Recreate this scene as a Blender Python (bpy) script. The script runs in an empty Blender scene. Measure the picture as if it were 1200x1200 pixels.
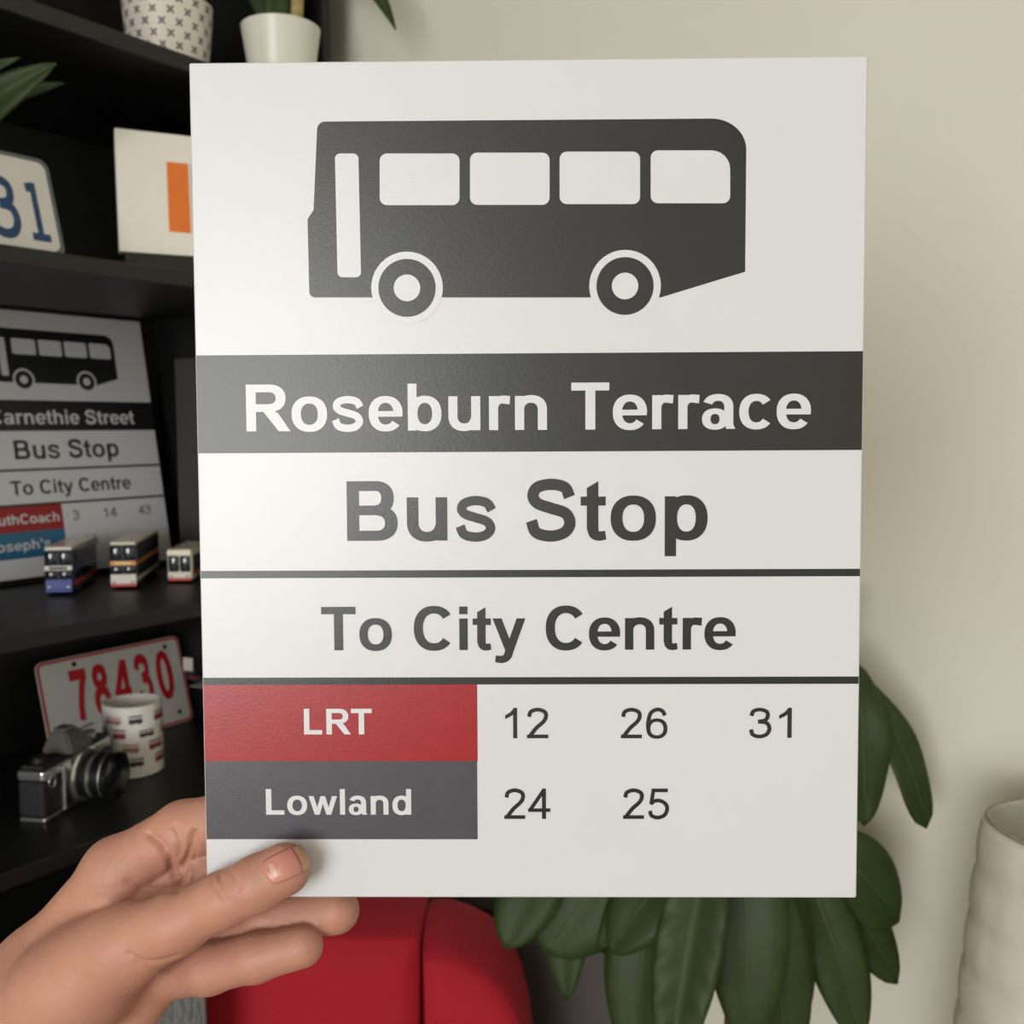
import bpy, bmesh, math, random
import numpy as np
from mathutils import Vector, Matrix

random.seed(7)
PI = math.pi
scene = bpy.context.scene
COL = scene.collection

# ------------------------------------------------------------------ camera
FPX = 1200.0                       # focal length in pixels of the 1200 x 1200 frame
PITCH = math.radians(5.0)
CAM = Vector((0.0, 0.0, 1.4))
cd = bpy.data.cameras.new('camera')
cam = bpy.data.objects.new('camera', cd)
COL.objects.link(cam)
cam.location = CAM
cam.rotation_euler = (PI / 2 - PITCH, 0, 0)
cd.sensor_width = 36.0
cd.lens = 36.0 * FPX / 1200.0
cd.clip_start = 0.02
cd.dof.use_dof = True
cd.dof.focus_distance = 0.326
cd.dof.aperture_fstop = 24.0
scene.camera = cam

# ------------------------------------------------------------------ world, light, exposure
w = bpy.data.worlds.new('world')
scene.world = w
w.use_nodes = True
bg = w.node_tree.nodes['Background']
bg.inputs[0].default_value = (0.75, 0.85, 1.0, 1)
bg.inputs[1].default_value = 1.0
scene.view_settings.view_transform = 'Standard'
scene.view_settings.look = 'None'
scene.view_settings.gamma = 1.0
scene.view_settings.use_curve_mapping = False
scene.view_settings.exposure = 0.0

# room frame: U runs along the bookcase away from the camera, N points out of its shelves
YAW = math.radians(35)
U = Vector((math.sin(YAW), math.cos(YAW), 0))
N = Vector((math.cos(YAW), -math.sin(YAW), 0))
Z = Vector((0, 0, 1))
ROTZ = PI / 2 - YAW                # local x = U, local y = -N
U_REAR, U_BACK = -3.40, 0.95
M_RIGHT = 2.6
CEIL = 2.5
WIN_M, WIN_Z, WIN_W, WIN_H = 0.75, 1.50, 2.00, 1.50


def area(name, loc, direction, sx, sy, power, color):
    l = bpy.data.lights.new(name, 'AREA')
    l.shape = 'RECTANGLE'
    l.size, l.size_y = sx, sy
    l.energy = power
    l.color = color
    o = bpy.data.objects.new(name, l)
    COL.objects.link(o)
    o.location = loc
    o.rotation_euler = Vector(direction).to_track_quat('-Z', 'Z').to_euler()
    return o


area('window_rear_offscreen', U * (U_REAR + 0.03) + N * WIN_M + Z * WIN_Z, U, WIN_W - 0.1, WIN_H - 0.1, 95, (0.99, 0.985, 0.95))

# ------------------------------------------------------------------ geometry helpers
cP, sP = math.cos(PITCH), math.sin(PITCH)


def ray(px, py):
    x = (px - 600) / FPX
    y = (600 - py) / FPX
    return Vector((x, y * sP + cP, y * cP - sP))


def at(px, py, d):
    return CAM + ray(px, py) * d


def on_plane(px, py, p, n):
    r = ray(px, py)
    return CAM + r * ((Vector(p) - CAM).dot(n) / r.dot(n))


_p0 = CAM + ray(0, 500) * 0.9
P0 = Vector((_p0.x, _p0.y, 0))


def sh(s, n, z):                   # bookcase coordinates -> world
    return P0 + U * s + N * n + Z * z


# ------------------------------------------------------------------ materials
MATS = {}


def srgb(r, g, b):
    f = lambda c: (c / 255 / 12.92) if c / 255 <= 0.04045 else ((c / 255 + 0.055) / 1.055) ** 2.4
    return (f(r), f(g), f(b))


def mat(name, col, rough=0.5, var=0.06, scale=40, bump=0.0, bscale=200, metal=0.0, spec=0.5, sss=0.0, coat=0.0, trans=0.0, stretch=None):
    if name in MATS:
        return MATS[name]
    m = bpy.data.materials.new(name)
    m.use_nodes = True
    nt = m.node_tree
    b = nt.nodes['Principled BSDF']
    tc = nt.nodes.new('ShaderNodeTexCoord')
    src = tc.outputs['Object']
    if stretch:
        mp = nt.nodes.new('ShaderNodeMapping')
        mp.inputs['Scale'].default_value = stretch
        nt.links.new(src, mp.inputs['Vector'])
        src = mp.outputs['Vector']
    nz = nt.nodes.new('ShaderNodeTexNoise')
    nz.inputs['Scale'].default_value = scale
    nz.inputs['Detail'].default_value = 4
    nt.links.new(src, nz.inputs['Vector'])
    rp = nt.nodes.new('ShaderNodeValToRGB')
    rp.color_ramp.elements[0].position = 0.3
    rp.color_ramp.elements[1].position = 0.7
    rp.color_ramp.elements[0].color = tuple(max(0, c * (1 - var)) for c in col) + (1,)
    rp.color_ramp.elements[1].color = tuple(min(1, c * (1 + var)) for c in col) + (1,)
    nt.links.new(nz.outputs['Fac'], rp.inputs['Fac'])
    nt.links.new(rp.outputs['Color'], b.inputs['Base Color'])
    b.inputs['Roughness'].default_value = rough
    b.inputs['Metallic'].default_value = metal
    b.inputs['Specular IOR Level'].default_value = spec
    if sss:
        b.inputs['Subsurface Weight'].default_value = sss
        b.inputs['Subsurface Radius'].default_value = (1.0, 0.35, 0.2)
        b.inputs['Subsurface Scale'].default_value = 0.004
    if coat:
        b.inputs['Coat Weight'].default_value = coat
        b.inputs['Coat Roughness'].default_value = 0.08
    if trans:
        b.inputs['Transmission Weight'].default_value = trans
    if bump:
        n2 = nt.nodes.new('ShaderNodeTexNoise')
        n2.inputs['Scale'].default_value = bscale
        n2.inputs['Detail'].default_value = 3
        nt.links.new(src, n2.inputs['Vector'])
        bp = nt.nodes.new('ShaderNodeBump')
        bp.inputs['Strength'].default_value = bump
        bp.inputs['Distance'].default_value = 0.002
        nt.links.new(n2.outputs['Fac'], bp.inputs['Height'])
        nt.links.new(bp.outputs['Normal'], b.inputs['Normal'])
    MATS[name] = m
    return m


mat('wall_paint', srgb(219, 218, 205), 0.75, 0.015, 6, 0.05, 300)
mat('ceiling_paint', srgb(235, 233, 226), 0.8, 0.01, 6)
mat('floor_wood', srgb(120, 88, 60), 0.45, 0.2, 8, 0.1, 60, stretch=(1, 12, 1))
mat('white_trim', srgb(236, 236, 232), 0.4, 0.01)
mat('black_wood', srgb(20, 20, 21), 0.45, 0.25, 14, 0.08, 120, stretch=(1, 8, 8))
mat('sign_white', srgb(211, 213, 219), 0.30, 0.008, 30, 0.015, 900)
mat('sign_ink', srgb(28, 30, 32), 0.30, 0.10, 400, 0.02, 900)
mat('sign_red', srgb(154, 20, 30), 0.30, 0.05, 200, 0.02, 900)
mat('sign_slate', srgb(74, 71, 80), 0.30, 0.05, 200, 0.02, 900)
mat('sign_blue', srgb(38, 104, 142), 0.30, 0.05, 200, 0.02, 900)
mat('sign_edge', srgb(205, 205, 205), 0.4, 0.02)
mat('skin', srgb(186, 134, 115), 0.52, 0.06, 60, 0.15, 500, sss=0.18)
mat('nail', srgb(194, 130, 118), 0.32, 0.03, 80, sss=0.1)
mat('nail_moon', srgb(206, 158, 143), 0.34, 0.02, 80, sss=0.1)
mat('nail_tip', srgb(198, 154, 120), 0.36, 0.02, 80, sss=0.1)
mat('red_fabric', srgb(164, 8, 34), 0.85, 0.10, 500, 0.25, 1400)
mat('red_piping', srgb(140, 8, 28), 0.85, 0.08, 500)
mat('leg_wood', srgb(60, 42, 30), 0.5, 0.2, 20)
mat('grey_tweed', srgb(104, 104, 104), 0.9, 0.45, 420, 0.5, 900, stretch=(1, 1, 0.25))
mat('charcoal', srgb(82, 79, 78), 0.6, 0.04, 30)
mat('leaf_green', srgb(45, 61, 30), 0.5, 0.22, 25, 0.12, 250, spec=0.25)
mat('leaf_vein', srgb(62, 80, 46), 0.5, 0.1, 40)
mat('leaf_tip', srgb(150, 146, 44), 0.5, 0.15, 40)
mat('stem_green', srgb(92, 112, 48), 0.5, 0.15, 60)
mat('stem_tan', srgb(170, 150, 104), 0.7, 0.25, 120, 0.3, 300)
mat('bark', srgb(84, 66, 48), 0.8, 0.25, 80, 0.4, 200)
mat('soil', srgb(48, 36, 28), 0.95, 0.4, 120, 0.6, 300)
mat('pot_white', srgb(228, 228, 216), 0.32, 0.01, 20)
mat('pot_cream', srgb(224, 218, 208), 0.4, 0.015, 20)
mat('pot_print', srgb(112, 98, 98), 0.5, 0.2, 160)
mat('pot_terracotta', srgb(150, 84, 58), 0.8, 0.1, 40, 0.1, 200)
mat('paper', srgb(214, 210, 198), 0.85, 0.02, 30, 0.55, 45)
mat('wire', srgb(150, 142, 130), 0.5, 0.05)
mat('metal_black', srgb(24, 24, 25), 0.4, 0.1)
mat('plate_white', srgb(214, 210, 206), 0.35, 0.02, 30)
mat('plate_grey', srgb(214, 213, 208), 0.38, 0.03, 30)
mat('plate_rim', srgb(92, 98, 100), 0.4, 0.05)
mat('plate_blue', srgb(24, 62, 104), 0.4, 0.05)
mat('plate_red', srgb(196, 22, 34), 0.4, 0.05)
mat('hole_dark', srgb(10, 10, 10), 0.8, 0.1)
mat('card_white', srgb(238, 234, 224), 0.6, 0.01)
mat('card_orange', srgb(232, 122, 44), 0.6, 0.03)
mat('card_grey', srgb(196, 196, 196), 0.6, 0.02)
mat('box_dark', srgb(64, 62, 60), 0.7, 0.08, 60)
mat('label_grey', srgb(160, 156, 162), 0.6, 0.03)
mat('mug_white', srgb(236, 232, 226), 0.22, 0.008, 20, coat=0.3)
mat('print_red', srgb(140, 36, 44), 0.4, 0.08)
mat('print_brown', srgb(168, 122, 104), 0.4, 0.08)
mat('print_dark', srgb(56, 42, 60), 0.4, 0.08)
mat('chrome', srgb(212, 212, 214), 0.25, 0.03, metal=0.9)
mat('leatherette', srgb(22, 22, 28), 0.55, 0.2, 600, 0.5, 900)
mat('lens_black', srgb(18, 18, 19), 0.32, 0.1)
mat('lens_glass', srgb(24, 26, 40), 0.05, 0.05, coat=0.6)
mat('prism_grey', srgb(108, 108, 104), 0.35, 0.05, metal=0.4)
mat('bus_white', srgb(226, 222, 212), 0.3, 0.02, coat=0.4)
mat('bus_cream', srgb(222, 212, 190), 0.3, 0.02, coat=0.4)
mat('bus_blue', srgb(28, 58, 148), 0.28, 0.05, coat=0.5)
mat('bus_navy', srgb(30, 34, 58), 0.3, 0.1, coat=0.4)
mat('bus_orange', srgb(222, 130, 48), 0.3, 0.04, coat=0.4)
mat('bus_red', srgb(206, 60, 48), 0.3, 0.04, coat=0.4)
mat('bus_glass', srgb(40, 44, 52), 0.06, 0.05, coat=0.8)
mat('bus_blind', srgb(236, 214, 130), 0.4, 0.03)
mat('tyre', srgb(16, 16, 16), 0.8, 0.1)
mat('red_plastic', srgb(186, 44, 48), 0.4, 0.05)


# ------------------------------------------------------------------ object helpers
def link(o, parent=None):
    COL.objects.link(o)
    if parent is not None:
        o.parent = parent
    return o


def tag(o, label=None, cat=None, group=None, kind=None):
    if label:
        o['label'] = label
    if cat:
        o['category'] = cat
    if group:
        o['group'] = group
    if kind:
        o['kind'] = kind
    return o


def empty(name, loc, rotz=0.0, label=None, cat=None, group=None):
    o = bpy.data.objects.new(name, None)
    o.empty_display_size = 0.02
    o.location = loc
    o.rotation_euler = (0, 0, rotz)
    link(o)
    return tag(o, label, cat, group)


def mesh_obj(name, verts, faces, m, parent=None, smooth=False):
    me = bpy.data.meshes.new(name)
    me.from_pydata([tuple(v) for v in verts], [], [tuple(f) for f in faces])
    me.update()
    me.materials.append(MATS[m])
    if smooth:
        me.polygons.foreach_set('use_smooth', [True] * len(me.polygons))
    return link(bpy.data.objects.new(name, me), parent)


def bm_obj(name, bm, m, parent=None, smooth=False):
    bmesh.ops.recalc_face_normals(bm, faces=bm.faces)
    me = bpy.data.meshes.new(name)
    bm.to_mesh(me)
    bm.free()
    me.materials.append(MATS[m])
    if smooth:
        me.polygons.foreach_set('use_smooth', [True] * len(me.polygons))
    return link(bpy.data.objects.new(name, me), parent)


def bm_box(bm, lo, hi, bevel=0.0, seg=2, mtx=None):
    g = bmesh.ops.create_cube(bm, size=1.0)
    c = [(a + b) / 2 for a, b in zip(lo, hi)]
    d = [abs(b - a) for a, b in zip(lo, hi)]
    vs = g['verts']
    for v in vs:
        v.co = Vector((v.co.x * d[0] + c[0], v.co.y * d[1] + c[1], v.co.z * d[2] + c[2]))
    if bevel > 0:
        es = list({e for v in vs for e in v.link_edges})
        r = bmesh.ops.bevel(bm, geom=es, offset=min(bevel, 0.49 * min(d)), segments=seg, profile=0.5, affect='EDGES')
        vs = list({v for f in r['faces'] for v in f.verts} | {v for v in vs if v.is_valid})
    if mtx is not None:
        for v in vs:
            v.co = mtx @ v.co
    return vs


def box(name, lo, hi, m, parent=None, bevel=0.0, seg=2, mtx=None, smooth=False):
    bm = bmesh.new()
    bm_box(bm, lo, hi, bevel, seg, mtx)
    return bm_obj(name, bm, m, parent, smooth)


def lathe_data(prof, seg=40, axis='Z', closed=False):
    vs, fs = [], []
    for (r, h) in prof:
        for k in range(seg):
            a = 2 * PI * k / seg
            if axis == 'Z':
                vs.append((r * math.cos(a), r * math.sin(a), h))
            else:                                   # axis along -Y
                vs.append((r * math.cos(a), -h, r * math.sin(a)))
    n = len(prof)
    for i in range(n if closed else n - 1):
        j = (i + 1) % n
        for k in range(seg):
            l = (k + 1) % seg
            fs.append((i * seg + k, i * seg + l, j * seg + l, j * seg + k))
    return vs, fs


def lathe(name, prof, m, parent=None, seg=40, axis='Z', off=(0, 0, 0), caps=True, smooth=True, autosmooth=True):
    vs, fs = lathe_data(prof, seg, axis)
    if caps:
        fs.append(tuple(range(seg))[::-1])
        b = (len(prof) - 1) * seg
        fs.append(tuple(range(b, b + seg)))
    vs = [Vector(v) + Vector(off) for v in vs]
    bm = bmesh.new()
    bv = [bm.verts.new(v) for v in vs]
    for f in fs:
        bm.faces.new([bv[i] for i in f])
    if autosmooth:
        bm.normal_update()
        bmesh.ops.recalc_face_normals(bm, faces=bm.faces)
        sharp = [e for e in bm.edges if len(e.link_faces) == 2 and e.calc_face_angle(0) > math.radians(40)]
        bmesh.ops.split_edges(bm, edges=sharp)
    me = bpy.data.meshes.new(name)
    bm.to_mesh(me)
    bm.free()
    me.materials.append(MATS[m])
    if smooth:
        me.polygons.foreach_set('use_smooth', [True] * len(me.polygons))
    return link(bpy.data.objects.new(name, me), parent)


def catmull(pts, per=8):
    pts = [Vector(p) for p in pts]
    P = [pts[0] * 2 - pts[1]] + pts + [pts[-1] * 2 - pts[-2]]
    out = []
    for i in range(1, len(P) - 2):
        a, b, c, d = P[i - 1], P[i], P[i + 1], P[i + 2]
        for k in range(per):
            t = k / per
            out.append(0.5 * ((2 * b) + (c - a) * t + (2 * a - 5 * b + 4 * c - d) * t * t + (3 * b - a - 3 * c + d) * t ** 3))
    out.append(pts[-1])
    return out


def tube(name, pts, rad, m, parent=None, seg=8, per=5, spline=True):
    c = catmull(pts, per) if spline and len(pts) > 2 else [Vector(p) for p in pts]
    n = len(c)
    vs, fs = [], []
    up = Vector((0.13, 0.31, 0.94))
    for i, p in enumerate(c):
        t = (c[min(i + 1, n - 1)] - c[max(i - 1, 0)]).normalized()
        a = t.cross(up)
        if a.length < 1e-4:
            a = t.cross(Vector((1, 0, 0)))
        a.normalize()
        b = t.cross(a)
        r = rad(i / (n - 1)) if callable(rad) else rad
        for k in range(seg):
            q = 2 * PI * k / seg
            vs.append(p + a * math.cos(q) * r + b * math.sin(q) * r)
    for i in range(n - 1):
        for k in range(seg):
            l = (k + 1) % seg
            fs.append((i * seg + k, i * seg + l, (i + 1) * seg + l, (i + 1) * seg + k))
    fs.append(tuple(range(seg))[::-1])
    fs.append(tuple(range((n - 1) * seg, n * seg)))
    return mesh_obj(name, vs, fs, m, parent, True)


# ================================================================== THE ROOM
M_LEFT = (P0.dot(N)) - 0.36          # left wall behind the bookcase, in N coordinates


def room(u, m, z):
    return U * u + N * m + Z * z


def room_box(name, u0, u1, m0, m1, z0, z1, mt, parent=None, bevel=0.0):
    M = Matrix((( U.x, N.x, 0, 0), (U.y, N.y, 0, 0), (0, 0, 1, 0), (0, 0, 0, 1)))
    return box(name, (u0, m0, z0), (u1, m1, z1), mt, parent, bevel, 2, M)


T = 0.1
tag(room_box('floor', U_REAR - T, U_BACK + T, M_LEFT - T, M_RIGHT + T, -0.1, 0, 'floor_wood'), kind='structure')
tag(room_box('ceiling', U_REAR - T, U_BACK + T, M_LEFT - T, M_RIGHT + T, CEIL, CEIL + 0.1, 'ceiling_paint'), kind='structure')
tag(room_box('wall_back', U_BACK, U_BACK + T, M_LEFT - T, M_RIGHT + T, 0, CEIL, 'wall_paint'), kind='structure')
tag(room_box('wall_left', U_REAR, U_BACK, M_LEFT - T, M_LEFT, 0, CEIL, 'wall_paint'), kind='structure')
tag(room_box('wall_right', U_REAR, U_BACK, M_RIGHT, M_RIGHT + T, 0, CEIL, 'wall_paint'), kind='structure')
bm = bmesh.new()
M_ = Matrix(((U.x, N.x, 0, 0), (U.y, N.y, 0, 0), (0, 0, 1, 0), (0, 0, 0, 1)))
a0, a1 = WIN_M - WIN_W / 2, WIN_M + WIN_W / 2
b0, b1 = WIN_Z - WIN_H / 2, WIN_Z + WIN_H / 2
for (m0, m1, z0, z1) in ((M_LEFT - T, a0, 0, CEIL), (a1, M_RIGHT + T, 0, CEIL), (a0, a1, 0, b0), (a0, a1, b1, CEIL)):
    bm_box(bm, (U_REAR - T, m0, z0), (U_REAR, m1, z1), 0, 2, M_)
tag(bm_obj('wall_rear', bm, 'wall_paint'), kind='structure')
win = empty('window_1', room(U_REAR, WIN_M, b0))
tag(win, kind='structure')
win.rotation_euler = (0, 0, ROTZ)     # local x = U, local y = -N
hw = WIN_W / 2
for (y0, y1, z0, z1) in ((-hw, hw, 0, 0.05), (-hw, hw, WIN_H - 0.05, WIN_H), (-hw, -hw + 0.05, 0.05, WIN_H - 0.05), (hw - 0.05, hw, 0.05, WIN_H - 0.05), (-0.02, 0.02, 0.05, WIN_H - 0.05)):
    box('window_frame', (-0.07, y0, z0), (-0.01, y1, z1), 'white_trim', win, 0.004)
box('window_sill', (-0.02, -hw - 0.04, -0.03), (0.09, hw + 0.04, 0), 'white_trim', win, 0.004)
g = bpy.data.materials.new('window_glass')
g.use_nodes = True
gp = g.node_tree.nodes['Principled BSDF']
gp.inputs['Transmission Weight'].default_value = 1.0
gp.inputs['Roughness'].default_value = 0.0
MATS['window_glass'] = g
for (y0, y1) in ((-hw + 0.05, -0.02), (0.02, hw - 0.05)):
    box('window_pane', (-0.045, y0, 0.05), (-0.04, y1, WIN_H - 0.05), 'window_glass', win)
tag(room_box('baseboard_back', U_BACK - 0.012, U_BACK, P0.dot(N) + 0.02, M_RIGHT, 0, 0.09, 'white_trim'), kind='structure')

# ================================================================== LETTERING (flat print made of thin shapes)
def se(c, p):
    return math.copysign(abs(c) ** (2 / p), c)


def g_rect(x0, y0, x1, y1):
    return [[(x0, y0), (x1, y0), (x1, y1), (x0, y1)]]


def g_ring(cx, cy, rx, ry, tx, ty, a0=0, a1=360, p=2.25):
    n = max(6, int(abs(a1 - a0) / 7.5))
    o, i = [], []
    for k in range(n + 1):
        a = math.radians(a0 + (a1 - a0) * k / n)
        c, s = se(math.cos(a), p), se(math.sin(a), p)
        o.append((cx + rx * c, cy + ry * s))
        i.append((cx + (rx - tx) * c, cy + (ry - ty) * s))
    return [[o[k], o[k + 1], i[k + 1], i[k]] for k in range(n)]


def g_stroke(pts, wd, spline=True):
    c = catmull([Vector((x, y, 0)) for x, y in pts], 7) if spline and len(pts) > 2 else [Vector((x, y, 0)) for x, y in pts]
    n = len(c)
    L, R = [], []
    for i, p in enumerate(c):
        t = (c[min(i + 1, n - 1)] - c[max(i - 1, 0)]).normalized()
        q = Vector((-t.y, t.x, 0))
        f = i / (n - 1)
        ww = wd if not isinstance(wd, (list, tuple)) else wd[0] + (wd[1] - wd[0]) * f
        L.append(p + q * ww / 2)
        R.append(p - q * ww / 2)
    return [[(L[i].x, L[i].y), (R[i].x, R[i].y), (R[i + 1].x, R[i + 1].y), (L[i + 1].x, L[i + 1].y)] for i in range(n - 1)]


GB = {}                                 # bold grotesque
GB['o'] = (611, g_ring(305, 259, 268, 271, 140, 108))
GB['b'] = (611, g_rect(66, 0, 200, 716) + g_ring(322, 259, 250, 271, 140, 108))
GB['d'] = (611, g_rect(411, 0, 545, 716) + g_ring(289, 259, 250, 271, 140, 108))
GB['p'] = (611, g_rect(66, -199, 200, 519) + g_ring(322, 259, 250, 271, 140, 108))
GB['u'] = (611, g_rect(65, 195, 202, 519) + g_rect(408, 0, 545, 519) + g_ring(303, 215, 238, 227, 137, 116, 180, 350))
GB['n'] = (611, g_rect(66, 0, 203, 519) + g_rect(408, 0, 545, 325) + g_ring(306, 312, 239, 219, 137, 116, 0, 168))
GB['h'] = (611, g_rect(66, 0, 203, 716) + g_rect(408, 0, 545, 325) + g_ring(306, 312, 239, 219, 137, 116, 0, 168))
GB['r'] = (389, g_rect(65, 0, 202, 519) + g_stroke([(135, 270), (165, 400), (240, 462), (378, 455)], (100, 128)))
GB['e'] = (556, g_ring(288, 259, 256, 271, 138, 105, 0, 322) + g_rect(140, 214, 541, 300))
GB['c'] = (556, g_ring(287, 259, 256, 271, 138, 108, 38, 322))
GB['a'] = (556, g_ring(270, 335, 228, 196, 135, 104, 0, 160) + g_rect(363, 70, 498, 340) + [[(363, 90), (498, 90), (503, 55), (530, 0), (396, 0), (375, 50)]] + g_ring(226, 150, 194, 162, 126, 84))
GB['s'] = (556, g_stroke([(462, 362), (405, 448), (272, 478), (145, 448), (105, 380), (150, 315), (275, 272), (400, 228), (448, 148), (395, 68), (272, 40), (135, 72), (85, 172)], 112))
GB['S'] = (667, g_stroke([(550, 515), (495, 630), (335, 668), (170, 632), (118, 530), (175, 440), (335, 382), (500, 322), (555, 205), (495, 95), (335, 48), (155, 92), (98, 232)], 135))
GB['t'] = (333, g_rect(88, 120, 225, 560) + [[(88, 540), (225, 540), (225, 704), (88, 622)]] + g_rect(15, 412, 312, 519) + g_stroke([(156, 180), (170, 82), (225, 48), (312, 56)], (137, 104)))
GB['i'] = (278, g_rect(72, 0, 209, 519) + g_rect(72, 590, 209, 716))
GB['l'] = (278, g_rect(72, 0, 209, 716))
GB['y'] = (556, [[(8, 519), (156, 519), (352, 0), (210, 0)], [(403, 519), (547, 519), (338, -60), (196, -60)]] + g_stroke([(285, 0), (250, -105), (170, -155), (52, -146)], (140, 112)))
GB['w'] = (778, [[(5, 519), (140, 519), (300, 0), (168, 0)], [(178, 0), (298, 0), (452, 519), (326, 519)], [(326, 519), (452, 519), (600, 0), (480, 0)], [(478, 0), (610, 0), (773, 519), (638, 519)]])
GB['L'] = (611, g_rect(73, 0, 221, 716) + g_rect(73, 0, 568, 121))
GB['T'] = (611, g_rect(22, 595, 590, 716) + g_rect(232, 0, 380, 716))
GB['B'] = (722, g_rect(73, 0, 218, 716) + g_rect(73, 598, 430, 716) + g_rect(73, 308, 440, 424) + g_rect(73, 0, 430, 121) + g_ring(420, 514, 212, 202, 148, 118, -90, 90) + g_ring(430, 212, 246, 212, 150, 121, -90, 90))
GB['R'] = (722, g_rect(73, 0, 221, 716) + g_rect(73, 598, 430, 716) + g_rect(73, 298, 430, 415) + g_ring(420, 507, 252, 209, 150, 118, -90, 90) + [[(330, 300), (470, 330), (560, 270), (738, 0), (562, 0)]])
GB['C'] = (722, g_ring(378, 358, 332, 370, 150, 125, 36, 322))
GB['J'] = (556, g_rect(345, 210, 493, 716) + g_ring(260, 215, 233, 227, 146, 122, 180, 360))
GB["'"] = (238, [[(52, 716), (190, 716), (164, 455), (78, 455)]])
GB[' '] = (278, [])


def digits(wd):
    D = {}
    D['0'] = (556, g_ring(278, 358, 240, 370, wd, wd * .85, p=2.2))
    D['1'] = (556, g_rect(285, 0, 285 + wd, 716) + [[(285 + wd, 719), (285 + wd - .66 * wd, 719), (220, 612), (109, 540), (109, 540 - .97 * wd), (220, 508), (290, 560)]])
    D['2'] = (556, g_stroke([(82, 505), (120, 625), (270, 676), (420, 625), (455, 520), (400, 395), (240, 240), (90, 40)], wd) + g_rect(32, 0, 503, wd * .95))
    D['3'] = (556, g_stroke([(84, 525), (130, 640), (265, 676), (400, 630), (428, 525), (375, 425), (225, 388)], wd * .97) + g_stroke([(225, 388), (405, 355), (465, 215), (400, 80), (262, 32), (120, 75), (78, 200)], wd * .97))
    D['4'] = (556, g_stroke([(372, 690), (60, 215)], wd * .95) + g_rect(12, 165, 512, 165 + wd * .93) + g_rect(323, 0, 323 + wd, 716))
    D['5'] = (556, g_rect(118, 716 - wd * .95, 478, 716) + g_stroke([(158, 690), (106, 345)], wd * .95) + g_stroke([(96, 350), (190, 425), (320, 425), (435, 345), (464, 225), (405, 90), (260, 32), (120, 75), (78, 190)], wd * .97))
    D['6'] = (556, g_ring(282, 228, 236, 240, wd, wd * .88) + g_stroke([(84, 230), (90, 400), (150, 600), (290, 678), (410, 635), (458, 535)], wd))
    D['7'] = (556, g_rect(50, 716 - wd, 510, 716) + g_stroke([(455, 650), (330, 420), (260, 210), (225, 0)], wd))
    D['8'] = (556, g_ring(278, 202, 240, 214, wd, wd * .85) + g_ring(278, 545, 210, 183, wd, wd * .85))
    D['A'] = (667, g_stroke([(50, 0), (333, 700)], wd * 1.05) + g_stroke([(617, 0), (333, 700)], wd * 1.05) + g_rect(160, 215, 510, 215 + wd * .9))
    D[' '] = (278, [])
    return D


GR = digits(90)
GPL = digits(118)
GPR = digits(150)
SER1 = (420, g_rect(170, 0, 275, 716) + g_rect(60, 0, 390, 95) + g_stroke([(90, 640), (225, 660)], 110))
GPL['1'] = SER1


def text_polys(txt, font, space=0):
    x = 0
    out = []
    for ch in txt:
        adv, ps = font[ch]
        out += [[(px + x, py) for px, py in p] for p in ps]
        x += adv + space
    return out


def fit_text(txt, font, x0, x1, base, cap):
    """Polygons scaled so that the ink runs from x0 to x1 and capitals reach base + cap."""
    ps = text_polys(txt, font)
    xs = [q[0] for p in ps for q in p]
    a, b = min(xs), max(xs)
    sx = (x1 - x0) / (b - a)
    sy = cap / 716
    return [[(x0 + (px - a) * sx, base + py * sy) for px, py in p] for p in ps]


def print_mesh(name, polys, z, m, parent, mapf=None):
    vs, fs = [], []
    for pi_, p in enumerate(polys):
        ar = sum(p[i][0] * p[(i + 1) % len(p)][1] - p[(i + 1) % len(p)][0] * p[i][1] for i in range(len(p)))
        if ar < 0:
            p = p[::-1]
        k = len(vs)
        zz = z + (pi_ % 110) * 0.5e-6        # overlapping strokes never lie in one plane
        vs += [mapf(x, y, zz) if mapf else (x, y, zz) for x, y in p]
        fs.append(tuple(range(k, k + len(p))))
    return mesh_obj(name, vs, fs, m, parent)


def rrect(x0, y0, x1, y1, r, rs=None, n=6):
    rs = rs or (r, r, r, r)              # bl, br, tr, tl
    out = []
    for (cx, cy, a, q) in ((x0, y0, 180, 0), (x1, y0, 270, 1), (x1, y1, 0, 2), (x0, y1, 90, 3)):
        rr = rs[q]
        ox = cx + rr if q in (0, 3) else cx - rr
        oy = cy + rr if q in (0, 1) else cy - rr
        for k in range(n + 1):
            t = math.radians(a + 90 * k / n)
            out.append((ox + rr * math.cos(t), oy + rr * math.sin(t)))
    return out


def disc(cx, cy, r, n=40, a0=0, a1=360):
    return [(cx + r * math.cos(math.radians(a0 + (a1 - a0) * k / n)), cy + r * math.sin(math.radians(a0 + (a1 - a0) * k / n))) for k in range(n)]


# pose of the hand-held sign, relative to the camera
SW, SH_, ST = 0.21, 0.26513, 0.0022
POSE = Matrix(((0.99989228, -0.00502211, -0.01379184, 0.00526153),
               (0.00425840, 0.99848519, -0.05485619, 0.00761684),
               (0.01404644, 0.05479154, 0.99839901, -0.32391405),
               (0, 0, 0, 1)))
CAMM = Matrix.Translation(CAM) @ Matrix.Rotation(PI / 2 - PITCH, 4, 'X')
SIGNM = CAMM @ POSE
SIGNI = SIGNM.inverted()


def S(px, py):                           # sign design coordinates (metres on the board)
    o = SIGNI @ CAM
    d = SIGNI.to_3x3() @ ray(px, py)
    q = o + d * (-o.z / d.z)
    return (q.x, q.y)


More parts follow.
